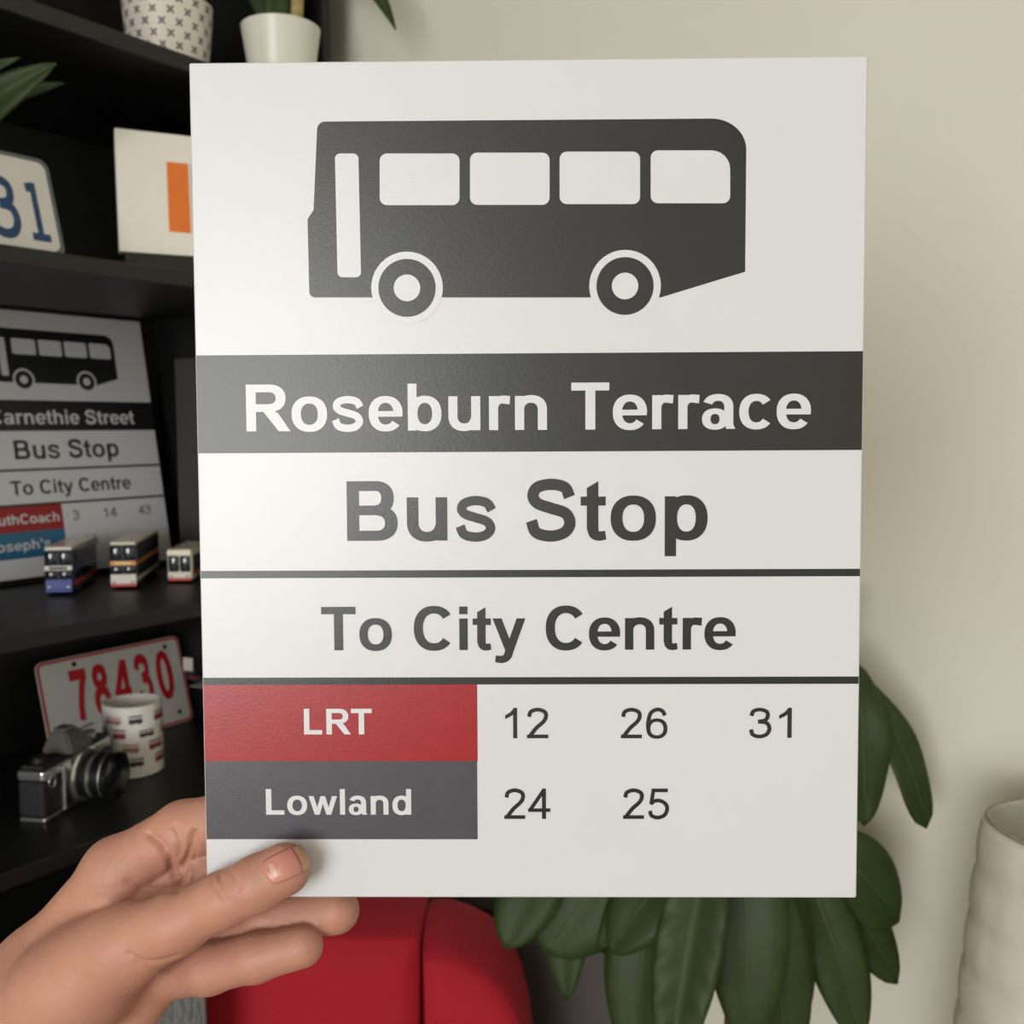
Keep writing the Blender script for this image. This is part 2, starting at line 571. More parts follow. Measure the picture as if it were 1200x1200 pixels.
def make_sign(root, name_text, rows, row_cols, k=1.0, edge='sign_edge'):
    """root's local frame: x right, y up, z out of the face; design at 0.21 m width, scaled by k."""
    W2, H2 = SW / 2, SH_ / 2
    sc = lambda ps: [[(x * k, y * k) for x, y in p] for p in ps]
    L1 = 0.00006
    board = box('board', (-W2 * k, -H2 * k, -ST), (W2 * k, H2 * k, 0), 'sign_white', root, 0.0004, 1)
    # bus pictogram
    q = lambda pts: [S(*p) for p in pts]
    body = [(362.5, 343)] + [(360.4, 257), (367.5, 246), (371.5, 153)]
    body += [(371.5 + 9.5 * (1 - math.cos(t)), 152.5 - 10 * math.sin(t)) for t in [PI / 2 * i / 6 for i in range(7)]]
    body += [(834 + 40.5 * math.sin(t), 139 + 36 * (1 - math.cos(t))) for t in [PI / 2 * i / 10 for i in range(11)]]
    body += [(873.2, 318.5), (774, 348.6), (369, 348.6)]
    body += [(369 - 6.5 * math.sin(t), 348.6 - 6.5 * (1 - math.cos(t))) for t in [PI / 2 * i / 4 for i in range(1, 4)]]
    bp = print_mesh('bus_pictogram', sc([q(body)]), L1, 'sign_ink', root)
    for (x0, y0, x1, y1) in ((445, 180, 538.5, 240.5), (550.8, 179, 644, 240.2), (655.8, 177.8, 750, 239.3)):
        print_mesh('pictogram_window', sc([q(rrect(x0, y0, x1, y1, 8.5))]), L1 * 2, 'sign_white', bp)
    print_mesh('pictogram_window', sc([q(rrect(762.5, 176.3, 855.6, 238.3, 8.5, (8.5, 22, 8.5, 8.5)))]), L1 * 2, 'sign_white', bp)
    door = [(x + (y - 180) * 0.022, y) for x, y in rrect(392.5, 180, 420, 325, 6)]
    print_mesh('pictogram_door', sc([q(door)]), L1 * 2, 'sign_white', bp)
    for cx, cy in ((477, 337.5), (732.4, 335.3)):
        c0 = S(cx, cy)
        f = lambda r: abs(S(cx + r, cy)[0] - c0[0])
        print_mesh('pictogram_wheel_arch', sc([disc(*c0, f(42))]), L1 * 2, 'sign_white', bp)
        print_mesh('pictogram_tyre', sc([disc(*c0, f(33.6))]), L1 * 3, 'sign_ink', bp)
        print_mesh('pictogram_hub', sc([disc(*c0, f(15.5))]), L1 * 4, 'sign_white', bp)
    e = 0.0003

    def band(nm, y0, y1, m, x1=None, x0=None):
        X0 = -W2 + e if x0 is None else S(x0, (y0 + y1) / 2)[0]
        X1 = W2 - e if x1 is None else S(x1, (y0 + y1) / 2)[0]
        t, b = S(620, y0)[1], S(620, y1)[1]
        return print_mesh(nm, sc([[(X0, b), (X1, b), (X1, t), (X0, t)]]), L1, m, root)

    def text(nm, txt, font, x0, x1, top, base, m, parent=root, lay=2):
        ym = S((x0 + x1) / 2, base)[1]
        cp = S((x0 + x1) / 2, top)[1] - ym
        return print_mesh(nm, sc(fit_text(txt, font, S(x0, base)[0], S(x1, base)[0], ym, cp)), L1 * lay, m, parent)

    nb = band('name_band', 414, 529.3, 'sign_ink')
    text('name_lettering', *name_text, 448.8, 503.8, 'sign_white', nb)
    text('bus_stop_lettering', 'Bus Stop', GB, 407, 829, 563, 633, 'sign_ink')
    band('rule_line', 667.8, 676.5, 'sign_ink')
    text('direction_lettering', 'To City Centre', GB, 377, 862, 710.5, 761.5, 'sign_ink')
    band('rule_line', 793.5, 802, 'sign_ink')
    for (ty, by, colr, nm, tx0, tx1, tt, tb), nums in zip(rows, row_cols):
        rb = band('operator_block', ty, by, colr, 559.5)
        text('operator_lettering', nm, GB, tx0, tx1, tt, tb, 'sign_white', rb)
        for (n_, x0, x1, y0, y1) in nums:
            text('route_number', n_, GR, x0, x1, y0, y1, 'sign_ink')
    return board


sign = bpy.data.objects.new('bus_stop_sign', None)
sign.empty_display_size = 0.02
link(sign)
sign.matrix_world = SIGNM
tag(sign, 'white Roseburn Terrace bus stop sign held up in a hand', 'sign')
make_sign(sign, ('Roseburn Terrace', GB, 289, 950),
          [(802, 891.8, 'sign_red', 'LRT', 356.5, 436, 830.5, 860.5), (891.8, 983.5, 'sign_slate', 'Lowland', 312, 482, 924.5, 954.5)],
          [[('12', 592, 642.5, 829.5, 865), ('26', 727.5, 782, 829.5, 865), ('31', 877.5, 927.5, 829.5, 864.5)],
           [('24', 591, 645, 924, 959.5), ('25', 730, 784, 924, 959.5)]])

# ================================================================== BOOKCASE
BS0, BS1, BD = -0.62, 0.415, 0.335
bk = empty('bookcase', sh(0, 0, 0), ROTZ, 'tall black wooden bookcase with open shelves along the wall', 'bookcase')
# local: x along the shelf, y into the shelf, z up
SHELF = {1: 1.772, 2: 1.555, 3: 1.210, 4: 0.994}
box('side_panel', (BS1 - 0.013, 0, 0.06), (BS1, BD, 2.15), 'black_wood', bk, 0.0012)
box('side_panel', (BS0, 0, 0.06), (BS0 + 0.018, BD, 2.15), 'black_wood', bk, 0.0012)
box('back_panel', (BS0 + 0.018, BD - 0.008, 0.06), (BS1 - 0.013, BD, 2.15), 'black_wood', bk)
for z in (1.772, 1.555, 1.210, 0.994, 0.66, 0.36, 2.15, 0.09):
    box('shelf', (BS0 + 0.0185, 0.001, z - 0.016), (BS1 - 0.0135, BD - 0.0085, z), 'black_wood', bk, 0.001)
box('plinth', (BS0 + 0.01, 0.02, 0), (BS1 - 0.008, BD, 0.06), 'black_wood', bk)

# ------------------------------------------------------------------ second sign leaning on the shelf
LEAN = math.atan2(0.324 - 0.266, 0.326)
K2 = 1.213
xax = U
yax = (Z * math.cos(LEAN) - N * math.sin(LEAN)).normalized()
zax = xax.cross(yax)
s2 = bpy.data.objects.new('leaning_bus_stop_sign', None)
s2.empty_display_size = 0.02
link(s2)
cen = sh(0.371 - SW * K2 / 2, -0.264, SHELF[3] + 0.0078) + yax * (SH_ * K2 / 2)
s2.matrix_world = Matrix(((xax.x, yax.x, zax.x, cen.x), (xax.y, yax.y, zax.y, cen.y), (xax.z, yax.z, zax.z, cen.z), (0, 0, 0, 1)))
tag(s2, 'white bus stop sign leaning at the back of the bookcase behind model buses', 'sign')
make_sign(s2, ('Carnethie Street', GB, 330, 920),
          [(802, 891.8, 'sign_red', 'SouthCoach', 254, 545, 830, 864), (891.8, 983.5, 'sign_blue', "Joseph's", 271, 500, 921, 955)],
          [[('3', 600, 624, 829.5, 865), ('14', 727.5, 782, 829.5, 865), ('43', 880, 935, 829.5, 864.5)],
           [('63A', 600, 690, 924, 959.5)]], K2)
box('ledge_foot', (-SW * K2 / 2 + 0.02, -SH_ * K2 / 2 - 0.0063, -0.005), (SW * K2 / 2 - 0.02, -SH_ * K2 / 2 - 0.0002, 0.0), 'metal_black', s2, 0.0006)

# ================================================================== HAND (one continuous surface)
PRIM = []


def d2r(px, d):
    return px / FPX * d


def cone(p, q, grp):
    """p, q = (px, py, depth, radius in px) -> a round cone of the hand."""
    A, B = at(p[0], p[1], p[2]), at(q[0], q[1], q[2])
    PRIM.append((np.array(A), np.array(B), d2r(p[3], p[2]), d2r(q[3], q[2]), grp))


def chain(grp, *pts):
    for a, b in zip(pts, pts[1:]):
        cone(a, b, grp)


# palm and forearm
chain('palm', (136, 1022, .364, 36), (40, 1140, .366, 42), (-60, 1240, .368, 48), (-330, 1480, .38, 62))
chain('palm', (160, 1062, .368, 34), (60, 1190, .372, 44), (-20, 1290, .374, 50), (-270, 1540, .385, 62))
chain('palm', (176, 1100, .367, 32), (95, 1215, .370, 42), (10, 1330, .372, 44))
chain('palm', (184, 1136, .362, 30), (112, 1250, .364, 40), (40, 1340, .366, 42), (-220, 1560, .38, 55))
chain('palm', (20, 1190, .352, 52), (95, 1150, .343, 52), (135, 1112, .337, 44))
# thumb
chain('thumb', (70, 1165, .345, 52), (150, 1108, .334, 44), (205, 1083, .327, 35), (262, 1054, .3232, 30), (300, 1036, .3218, 30), (333, 1019, .3216, 30.5))
# fingers behind the board
chain('index', (136, 1020, .362, 35), (215, 974, .358, 34), (285, 955, .352, 31), (390, 950, .3445, 27))
chain('middle', (160, 1062, .366, 33), (240, 1022, .360, 31), (300, 1010, .355, 29), (440, 1006, .3445, 26))
chain('ring', (172, 1104, .365, 32), (250, 1086, .359, 30), (310, 1078, .353, 28.5), (394, 1067, .3455, 27))
chain('little', (186, 1140, .360, 31), (245, 1134, .347, 29), (300, 1122, .340, 27), (354, 1109, .337, 24.5))


def sd_cone(P, a, b, ra, rb):
    ab = b - a
    h = np.clip(((P - a) @ ab) / (ab @ ab), 0, 1)
    return np.linalg.norm(P - a - h[:, None] * ab, axis=1) - (ra + (rb - ra) * h)


def smin(a, b, k):
    h = np.maximum(k - np.abs(a - b), 0) / k
    return np.minimum(a, b) - h * h * k * 0.25


def hand_sdf(P):
    G = {}
    kk = {'palm': 0.012, 'thumb': 0.004}
    for (a, b, ra, rb, g_) in PRIM:
        d = sd_cone(P, a, b, ra, rb)
        G[g_] = d if g_ not in G else smin(G[g_], d, kk.get(g_, 0.003))
    f = smin(smin(smin(G['index'], G['middle'], 0.0006), G['ring'], 0.0006), G['little'], 0.0006)
    f = smin(f, G['palm'], 0.007)
    return smin(f, G['thumb'], 0.006)


def surface_nets(sdf, lo, hi, h):
    n = [int(math.ceil((hi[i] - lo[i]) / h)) + 1 for i in range(3)]
    xs = [lo[i] + h * np.arange(n[i]) for i in range(3)]
    V = np.empty(n, np.float32)
    YY, ZZ = np.meshgrid(xs[1], xs[2], indexing='ij')
    for s0 in range(0, n[0], 16):
        xx = xs[0][s0:s0 + 16]
        P = np.stack([np.repeat(xx, YY.size), np.tile(YY.ravel(), len(xx)), np.tile(ZZ.ravel(), len(xx))], 1)
        V[s0:s0 + 16] = sdf(P).reshape(len(xx), n[1], n[2])
    ins = V < 0
    c = [V[i:n[0] - 1 + i, j:n[1] - 1 + j, k:n[2] - 1 + k] for i in (0, 1) for j in (0, 1) for k in (0, 1)]
    cs = np.stack(c, -1)
    cnt = (cs < 0).sum(-1)
    act = (cnt > 0) & (cnt < 8)
    idx = -np.ones(act.shape, np.int64)
    cells = np.argwhere(act)
    idx[act] = np.arange(len(cells))
    cv = cs[act]
    offs = np.array([(i, j, k) for i in (0, 1) for j in (0, 1) for k in (0, 1)], float)
    acc = np.zeros((len(cells), 3))
    num = np.zeros(len(cells))
    for a in range(8):
        for b in range(a + 1, 8):
            if np.abs(offs[a] - offs[b]).sum() != 1:
                continue
            va, vb = cv[:, a], cv[:, b]
            m = (va < 0) != (vb < 0)
            t = np.where(m, va / np.where(m, va - vb, 1), 0)
            acc += m[:, None] * (offs[a] + t[:, None] * (offs[b] - offs[a]))
            num += m
    verts = np.array(lo) + h * (cells + acc / num[:, None])
    faces = []
    for ax in range(3):
        sl0 = [slice(None)] * 3
        sl1 = [slice(None)] * 3
        sl0[ax] = slice(0, -1)
        sl1[ax] = slice(1, None)
        A, B = ins[tuple(sl0)], ins[tuple(sl1)]
        o1, o2 = [(1, 2), (2, 0), (0, 1)][ax]
        e = np.argwhere(A != B)
        ok = (e[:, o1] > 0) & (e[:, o2] > 0) & (e[:, o1] < n[o1] - 1) & (e[:, o2] < n[o2] - 1)
        e = e[ok]
        fl = A[tuple(e.T)]
        d1 = np.zeros(3, int)
        d1[o1] = 1
        d2 = np.zeros(3, int)
        d2[o2] = 1
        q = np.stack([idx[tuple((e - d1 - d2).T)], idx[tuple((e - d2).T)], idx[tuple(e.T)], idx[tuple((e - d1).T)]], 1)
        q[~fl] = q[~fl][:, ::-1]
        faces.append(q)
    return verts, np.concatenate(faces)


lo = np.array([min(min(p[0][i] - p[2], p[1][i] - p[3]) for p in PRIM) for i in range(3)])
hi = np.array([max(max(p[0][i] + p[2], p[1][i] + p[3]) for p in PRIM) for i in range(3)])
hv, hf = surface_nets(hand_sdf, lo - 0.004, hi + 0.004, 0.0009)

# skin folds: shallow grooves pressed into the surface along the creases of the hand
CAMn = np.array(CAM)


def to_px(V):
    d = V - CAMn
    f = d[:, 1] * cP - d[:, 2] * sP
    up = d[:, 1] * sP + d[:, 2] * cP
    return np.stack([600 + FPX * d[:, 0] / f, 600 - FPX * up / f], 1), f


def hand_normals(V, e=0.0004):
    g_ = np.stack([hand_sdf(V + e * np.eye(3)[i]) - hand_sdf(V - e * np.eye(3)[i]) for i in range(3)], 1)
    return g_ / (np.linalg.norm(g_, axis=1)[:, None] + 1e-12)


hn = hand_normals(hv)
hpx, hdep = to_px(hv)
CREASES = [  # polyline in view coordinates, width px, depth m
    ([(256, 1024), (260, 1036), (259, 1048), (266, 1056)], 2.2, 0.0007),
    ([(270, 1022), (277, 1032), (280, 1044)], 2.0, 0.0005),
    ([(248, 1030), (252, 1042)], 1.8, 0.0003),
    ([(176, 978), (196, 1004), (203, 1024), (206, 1040)], 4.5, 0.0022),
    ([(184, 984), (190, 996)], 3.0, 0.0008),
    ([(226, 975), (222, 1000), (214, 1022), (206, 1038)], 3.5, 0.0016),
    ([(205, 968), (212, 984), (210, 1002)], 3.5, 0.0008),
    ([(228, 975), (229, 1000), (226, 1034)], 2.0, 0.0010),
    ([(150, 1118), (175, 1128), (208, 1121)], 2.6, 0.0009),
    ([(158, 1128), (182, 1136), (200, 1134)], 2.0, 0.0006),
    ([(150, 1034), (172, 1042), (204, 1041)], 4.0, 0.0010),
]
view = CAMn - hv
view /= np.linalg.norm(view, axis=1)[:, None]
front = np.clip((hn * view).sum(1) * 2, 0, 1)
push = np.zeros(len(hv))
for pl, wd, dp in CREASES:
    dmin = np.full(len(hv), 1e9)
    c_ = np.array([(p.x, p.y) for p in catmull([Vector((x, y, 0)) for x, y in pl], 6)])
    for a, b in zip(c_, c_[1:]):
        ab = b - a
        t = np.clip(((hpx - a) @ ab) / (ab @ ab + 1e-9), 0, 1)
        dmin = np.minimum(dmin, np.linalg.norm(hpx - a - t[:, None] * ab, axis=1))
    push += dp * np.exp(-(dmin / wd) ** 2)
hv2 = hv - hn * (push * front)[:, None]
HB = at(-60, 1240, .368)
hand = mesh_obj('hand', hv2 - np.array(HB), hf, 'skin', None, True)
hand.location = HB
hand.name = 'person'
tag(hand, 'bare hand and wrist gripping the lower corner of the white sign', 'person')
# thumb nail, laid on the thumb's back
nc0, nc1 = np.array((315.0, 1023.0)), np.array((356.0, 1004.0))
ax_ = (nc1 - nc0) / np.linalg.norm(nc1 - nc0)
sd_ = np.array((-ax_[1], ax_[0]))


def nail_patch(name, t0, t1, m, hw_, raise_, nu=14, nv=12, ell=False):
    px = []
    for i in range(nu + 1 if ell else 0):          # half-moon: centre t0, half length t1
        for j in range(nv + 1):
            y_ = -1 + 2 * j / nv
            x_ = (-0.55 + 1.55 * i / nu) * math.sqrt(max(0.0, 1 - 0.94 * y_ * y_))
            px.append(nc0 + (nc1 - nc0) * t0 + sd_ * hw_ * y_ + ax_ * x_ * t1)
    for i in range(0 if ell else nu + 1):
        t = t0 + (t1 - t0) * i / nu
        for j in range(nv + 1):
            s = -1 + 2 * j / nv
            endr = 1 - 0.13 * (abs(2 * t - 1) ** 3)
            bow = (1 - s * s) * 4.5 * (2 * t - 1)
            px.append(nc0 + (nc1 - nc0) * t + sd_ * hw_ * s * endr + ax_ * bow)
    px = np.array(px)
    ds = np.linspace(0.300, 0.335, 240)
    out = []
    for x, y in px:
        r = np.array(ray(x, y))
        v = hand_sdf(CAMn + ds[:, None] * r)
        k = int(np.argmax(v < 0))
        d = ds[k - 1] + (ds[k] - ds[k - 1]) * v[k - 1] / (v[k - 1] - v[k]) if k > 0 else 0.3135
        out.append(CAMn + r * d)
    out = np.array(out)
    nn = hand_normals(out)
    top = out + nn * raise_
    bot = out - nn * 0.0006
    W_ = nv + 1
    fs = []
    n_ = len(out)
    for i in range(nu):
        for j in range(nv):
            a = i * W_ + j
            fs.append((a, a + 1, a + W_ + 1, a + W_))
    rim = [j for j in range(W_)] + [i * W_ + nv for i in range(1, nu + 1)] + [nu * W_ + j for j in range(nv - 1, -1, -1)] + [i * W_ for i in range(nu - 1, 0, -1)]
    for a, b in zip(rim, rim[1:] + rim[:1]):
        fs.append((b, a, a + n_, b + n_))
    allv = np.concatenate([top, bot]) - np.array(HB)
    o = mesh_obj(name, allv, fs, m, hand, True)
    return o


nl = nail_patch('thumb_nail', 0.0, 0.80, 'nail', 16.5, 0.00028)
nail_patch('nail_free_edge', 0.74, 1.0, 'nail_tip', 16.3, 0.00024)
nail_patch('nail_lunula', 0.12, 4.6, 'nail_moon', 9.5, 0.00036, ell=True)
nl['label'] = 'short pink thumb nail'

# ================================================================== LEAVES
def leaf_data(B, Tp, width, nrm, bend=0.12, fold=0.25, nu=18, nv=4, ribs=0.0, prof=(0.75, 0.8), wav=0.0, thick=0.0006, side_bend=0.0):
    B, Tp = Vector(B), Vector(Tp)
    ax = Tp - B
    L = ax.length
    nrm = Vector(nrm)
    t_ = ax.normalized()
    nrm = (nrm - t_ * nrm.dot(t_)).normalized()
    side = t_.cross(nrm).normalized()
    top, mid = [], []
    for i in range(nu + 1):
        t = i / nu
        c = B + ax * t + nrm * (bend * L * 4 * t * (1 - t)) + side * (side_bend * L * 4 * t * (1 - t))
        wv = width / 2 * (math.sin(PI * min(1, max(0.0, t)) ** prof[0]) ** prof[1] if 0 < t < 1 else 0.0)
        wv = max(wv, width * 0.015)
        for j in range(-nv, nv + 1):
            s = j / nv
            rib = ribs * wv * math.sin(t * 46 - abs(s) * 5.5) * abs(s) * (1 - abs(s) * 0.4)
            z = fold * wv * abs(s) ** 1.2 - 0.30 * wv * abs(s) ** 3 + rib + wav * wv * math.sin(t * 9 + s * 2) * abs(s)
            top.append(c + side * (s * wv) + nrm * z)
    n_ = len(top)
    W_ = 2 * nv + 1
    bot = [v - nrm * thick for v in top]
    fs = []
    for i in range(nu):
        for j in range(2 * nv):
            a = i * W_ + j
            fs.append((a, a + W_, a + W_ + 1, a + 1))
            fs.append((a + n_, a + 1 + n_, a + W_ + 1 + n_, a + W_ + n_))
    rim = [j for j in range(W_)] + [i * W_ + 2 * nv for i in range(1, nu + 1)] + [nu * W_ + j for j in range(2 * nv - 1, -1, -1)] + [i * W_ for i in range(nu - 1, 0, -1)]
    for a, b in zip(rim, rim[1:] + rim[:1]):
        fs.append((a, b, b + n_, a + n_))
    ridge = [top[i * W_ + nv] + nrm * 0.0004 for i in range(nu + 1)]
    return top + bot, fs, ridge


def leaf(name, lobes, m, parent, origin, vein=True):
    vs, fs, ridges = [], [], []
    for lb in lobes:
        v, f, r = leaf_data(**lb)
        k = len(vs)
        vs += [p - origin for p in v]
        fs += [tuple(i + k for i in q) for q in f]
        ridges.append(([p - origin for p in r], lb['width']))
    o = mesh_obj(name, vs, fs, m, parent, True)
    if vein:
        for r, wd in ridges:
            tube('midrib', r[:-2], lambda t, wd=wd: max(0.0004, wd * 0.025 * (1 - t)), 'leaf_vein', o, 6, 1, False)
    return o


def px_lobe(b, t, wpx, tilt=(0, 0), **kw):
    """b, t = (px, py, depth); the blade faces the viewer, tilted by tilt (x right, z up)."""
    B, Tp = at(*b), at(*t)
    dm = (b[2] + t[2]) / 2
    nrm = (CAM - (B + Tp) / 2).normalized() + Vector((tilt[0], 0, tilt[1]))
    return dict(B=B, Tp=Tp, width=wpx / FPX * dm, nrm=nrm, **kw)


# --- tall plant by the wall
STEM = at(868, 1000, 0.80)
PB = Vector((STEM.x, STEM.y, 0))
plant = empty('potted_plant', PB, 0, 'tall leafy green houseplant with lobed drooping leaves beside red chair', 'plant')
lathe('pot', [(0.070, 0), (0.075, 0.004), (0.095, 0.19), (0.102, 0.19), (0.102, 0.22), (0.090, 0.22), (0.086, 0.17)], 'pot_terracotta', plant, 40, caps=True)
lathe('soil', [(0.0005, 0.19), (0.05, 0.192), (0.086, 0.188)], 'soil', plant, 30, caps=False)
crown = [Vector((0.00, 0.0, 0.18)), Vector((0.008, 0.004, 0.5)), Vector((-0.006, 0.0, 0.85)), Vector((0.004, 0.006, 1.12)), Vector((0.0, 0.0, 1.27))]
tube('stem', crown, lambda t: 0.007 - 0.003 * t, 'bark', plant, 10, 8)
tube('stem', [Vector((0.03, 0.01, 0.18)), Vector((0.018, -0.02, 0.6)), Vector((0.012, -0.012, 0.95)), Vector((0.03, -0.02, 1.1))], lambda t: 0.006 - 0.003 * t, 'bark', plant, 10, 8)


def petiole(pt, z):
    a = Vector((0, 0, z))
    b = pt - PB
    mdl = (a + b) / 2 + Vector((0, 0, 0.03))
    tube('petiole', [a, mdl, b], lambda t: 0.0022 - 0.0008 * t, 'stem_green', plant, 6, 6)


R_ = dict
PL = [
    # two-lobed leaf beside the sign's lower right edge
    ('leaf_green', 1.24, [px_lobe((1003, 776, .86), (1013, 968, .84), 66, (0.3, 0.2), bend=.05, prof=(.95, .62), wav=.16), px_lobe((1002, 782, .86), (1086, 971, .85), 46, (0.4, 0.2), bend=.03, prof=(1.5, .5), wav=.2, side_bend=-.05),
                          px_lobe((996, 775, .86), (930, 930, .85), 60, (-.2, .2))]),
    # broad lobed leaf at the sign's corner
    ('leaf_green', 1.10, [px_lobe((935, 975, .83), (1054, 1080, .83), 96, (0.3, 0.3), bend=.05, prof=(1.3, .55), side_bend=-.06), px_lobe((930, 1000, .83), (1052, 1153, .82), 72, (0.3, 0.2), bend=.05, prof=(1.0, .6), wav=.06, side_bend=-.05),
                         px_lobe((935, 1000, .825), (1008, 1225, .80), 72, (0.2, 0.1), bend=.05, prof=(.9, .6), side_bend=-.02), px_lobe((930, 1000, .83), (985, 1110, .83), 70, (.2, .2))]),
    ('leaf_green', 1.08, [px_lobe((905, 985, .80), (943, 1190, .79), 84, (0.1, 0.1), bend=.05, prof=(.95, .65), side_bend=.08), px_lobe((885, 985, .81), (922, 1150, .82), 60, (-0.1, 0.1), bend=.05)]),
    ('leaf_green', 1.06, [px_lobe((872, 975, .78), (878, 1235, .76), 96, (0.0, 0.1), bend=.05, prof=(.8, .65), ribs=.03), px_lobe((885, 975, .785), (925, 1260, .77), 84, (0.2, 0.1), bend=.04, prof=(1.0, .6))]),
    # the ribbed leaf hanging towards the viewer
    ('leaf_green', 1.07, [px_lobe((832, 985, .745), (783, 1268, .715), 80, (-0.15, 0.15), bend=.05, prof=(.8, .66), fold=.5, ribs=.06, nu=40, nv=6)]),
    ('leaf_green', 1.05, [px_lobe((790, 1000, .80), (752, 1268, .78), 92, (-0.3, 0.1), bend=.05, prof=(.85, .62), fold=.4, side_bend=.06), px_lobe((795, 1000, .80), (700, 1112, .79), 64, (-.1, .4), bend=.08)]),
    ('leaf_green', 1.08, [px_lobe((800, 1005, .79), (716, 1118, .775), 84, (-.2, .5), bend=.10, prof=(.9, .65))]),
    # dark leaves next to the chair
    ('leaf_green', 1.09, [px_lobe((690, 985, .83), (664, 1172, .81), 56, (-0.3, -.1), bend=.04, prof=(1.2, .7), side_bend=.06), px_lobe((660, 960, .83), (592, 1112, .80), 76, (-0.2, .0), bend=.06, prof=(1.2, .6)),
                         px_lobe((740, 960, .82), (640, 1118, .81), 130, (0, .1), bend=.05, prof=(1.0, .55))]),
    # foliage higher up behind the sign
    ('leaf_green', 1.22, [px_lobe((900, 840, .88), (1006, 706, .87), 60, (.2, .3), bend=.06), px_lobe((900, 845, .88), (850, 700, .88), 60, (0, .3), bend=.06)]),
    ('leaf_green', 1.18, [px_lobe((780, 880, .88), (690, 960, .86), 80, (-.2, .4), bend=.08), px_lobe((780, 878, .88), (720, 820, .88), 70, (-.2, .4), bend=.08)]),
    ('leaf_green', 1.16, [px_lobe((930, 900, .86), (990, 985, .84), 80, (.2, .3), bend=.08)]),
]
for mname, z, lobes in PL:
    leaf('leaf', lobes, mname, plant, PB)
    petiole(lobes[0]['B'], z - 0.12)
for (px, py, d, r) in ((840, 1101, .755, 5), (846, 1068, .765, 4)):
    b = at(px, py, d) - PB
    tube('bud', [b + Vector((0, 0, 0.004)), b, b - Vector((0, 0, .005))], lambda t, r=r: max(0.0006, r / FPX * .76 * math.sin(PI * (0.1 + 0.8 * t))), 'leaf_tip', plant, 8, 4)

# ================================================================== CHARCOAL BLOCK, made up to fill the dark area below the sign
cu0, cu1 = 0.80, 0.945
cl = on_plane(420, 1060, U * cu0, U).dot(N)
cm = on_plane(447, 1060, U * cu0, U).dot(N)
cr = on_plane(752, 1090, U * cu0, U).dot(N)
blk = empty('stand_in_block', room(cu1, (cl + cr) / 2, 0), ROTZ, 'plain charcoal grey stand-in block with black edge behind the red chair', 'stand_in_block')
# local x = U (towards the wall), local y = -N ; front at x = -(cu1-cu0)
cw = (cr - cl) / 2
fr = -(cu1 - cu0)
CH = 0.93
box('body', (fr + 0.018, -cw + 0.002, 0.03), (0, cw - 0.002, CH - 0.02), 'charcoal', blk, 0.002)
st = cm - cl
box('black_edge', (fr, cw - st, 0.0), (fr + 0.03, cw, CH - 0.02), 'metal_black', blk, 0.001)  # made-up upright, fills the black strip beside the fingertips
box('door', (fr + 0.002, -cw + 0.003, 0.06), (fr + 0.017, cw - st - 0.001, CH - 0.025), 'charcoal', blk, 0.0015)  # front slab of the added block
box('top', (fr - 0.004, -cw, CH - 0.019), (0, cw, CH), 'charcoal', blk, 0.002)
box('plinth', (fr + 0.031, -cw + 0.01, 0), (-0.01, cw - st - 0.005, 0.03), 'metal_black', blk)

# ================================================================== RED CHAIR
CD = 0.93
cc = at(350, 1068, CD)
chair = empty('armchair', Vector((cc.x, cc.y, 0)), 0, 'bright red upholstered chair with rounded side wing and seamed backrest', 'chair')
CT = cc.z
px2 = CD / FPX


def pad(name, outline, y0, y1, m, parent, bulge=0.010, nseg=6):
    """A padded panel: outline in (x, z), from front y0 (towards viewer) to back y1, with a rolled edge."""
    n_ = len(outline)
    cx = sum(p[0] for p in outline) / n_
    cz = sum(p[1] for p in outline) / n_
    vs, fs = [], []
    rings = []
    for k in range(nseg + 1):
        a = PI * k / nseg
        yy = (y0 + y1) / 2 - math.cos(a) * (y1 - y0) / 2
        ins = bulge * (1 - math.sin(a))
        r = []
        for (x, z) in outline:
            d = Vector((x - cx, z - cz))
            l = max(d.length, 1e-6)
            d = d * ((l - ins) / l)
            r.append(len(vs))
            vs.append((cx + d.x, yy, cz + d.y))
        rings.append(r)
    for a, b in zip(rings, rings[1:]):
        for i in range(n_):
            j = (i + 1) % n_
            fs.append((a[i], a[j], b[j], b[i]))
    # domed faces
    for (r, sgn, yy) in ((rings[0], -1, y0), (rings[-1], 1, y1)):
        prev = r
        for q, f in ((1, .8), (2, .5), (3, .2)):
            cur = []
            for i in range(n_):
                x, _, z = vs[r[i]]
                cur.append(len(vs))
                vs.append((cx + (x - cx) * f, yy + sgn * bulge * (1 - f * f) * 0.8, cz + (z - cz) * f))
            for i in range(n_):
                j = (i + 1) % n_
                fs.append((prev[j], prev[i], cur[i], cur[j]) if sgn < 0 else (prev[i], prev[j], cur[j], cur[i]))
            prev = cur
        fs.append(tuple(prev[::-1]) if sgn > 0 else tuple(prev))
    bm = bmesh.new()
    bv = [bm.verts.new(v) for v in vs]
    for f in fs:
        try:
            bm.faces.new([bv[i] for i in f])
        except ValueError:
            pass
    return bm_obj(name, bm, m, parent, True)


def X(px):
    return (px - 350) * px2


def Zc(py):
    return CT - (py - 1068) * px2 * 1.02


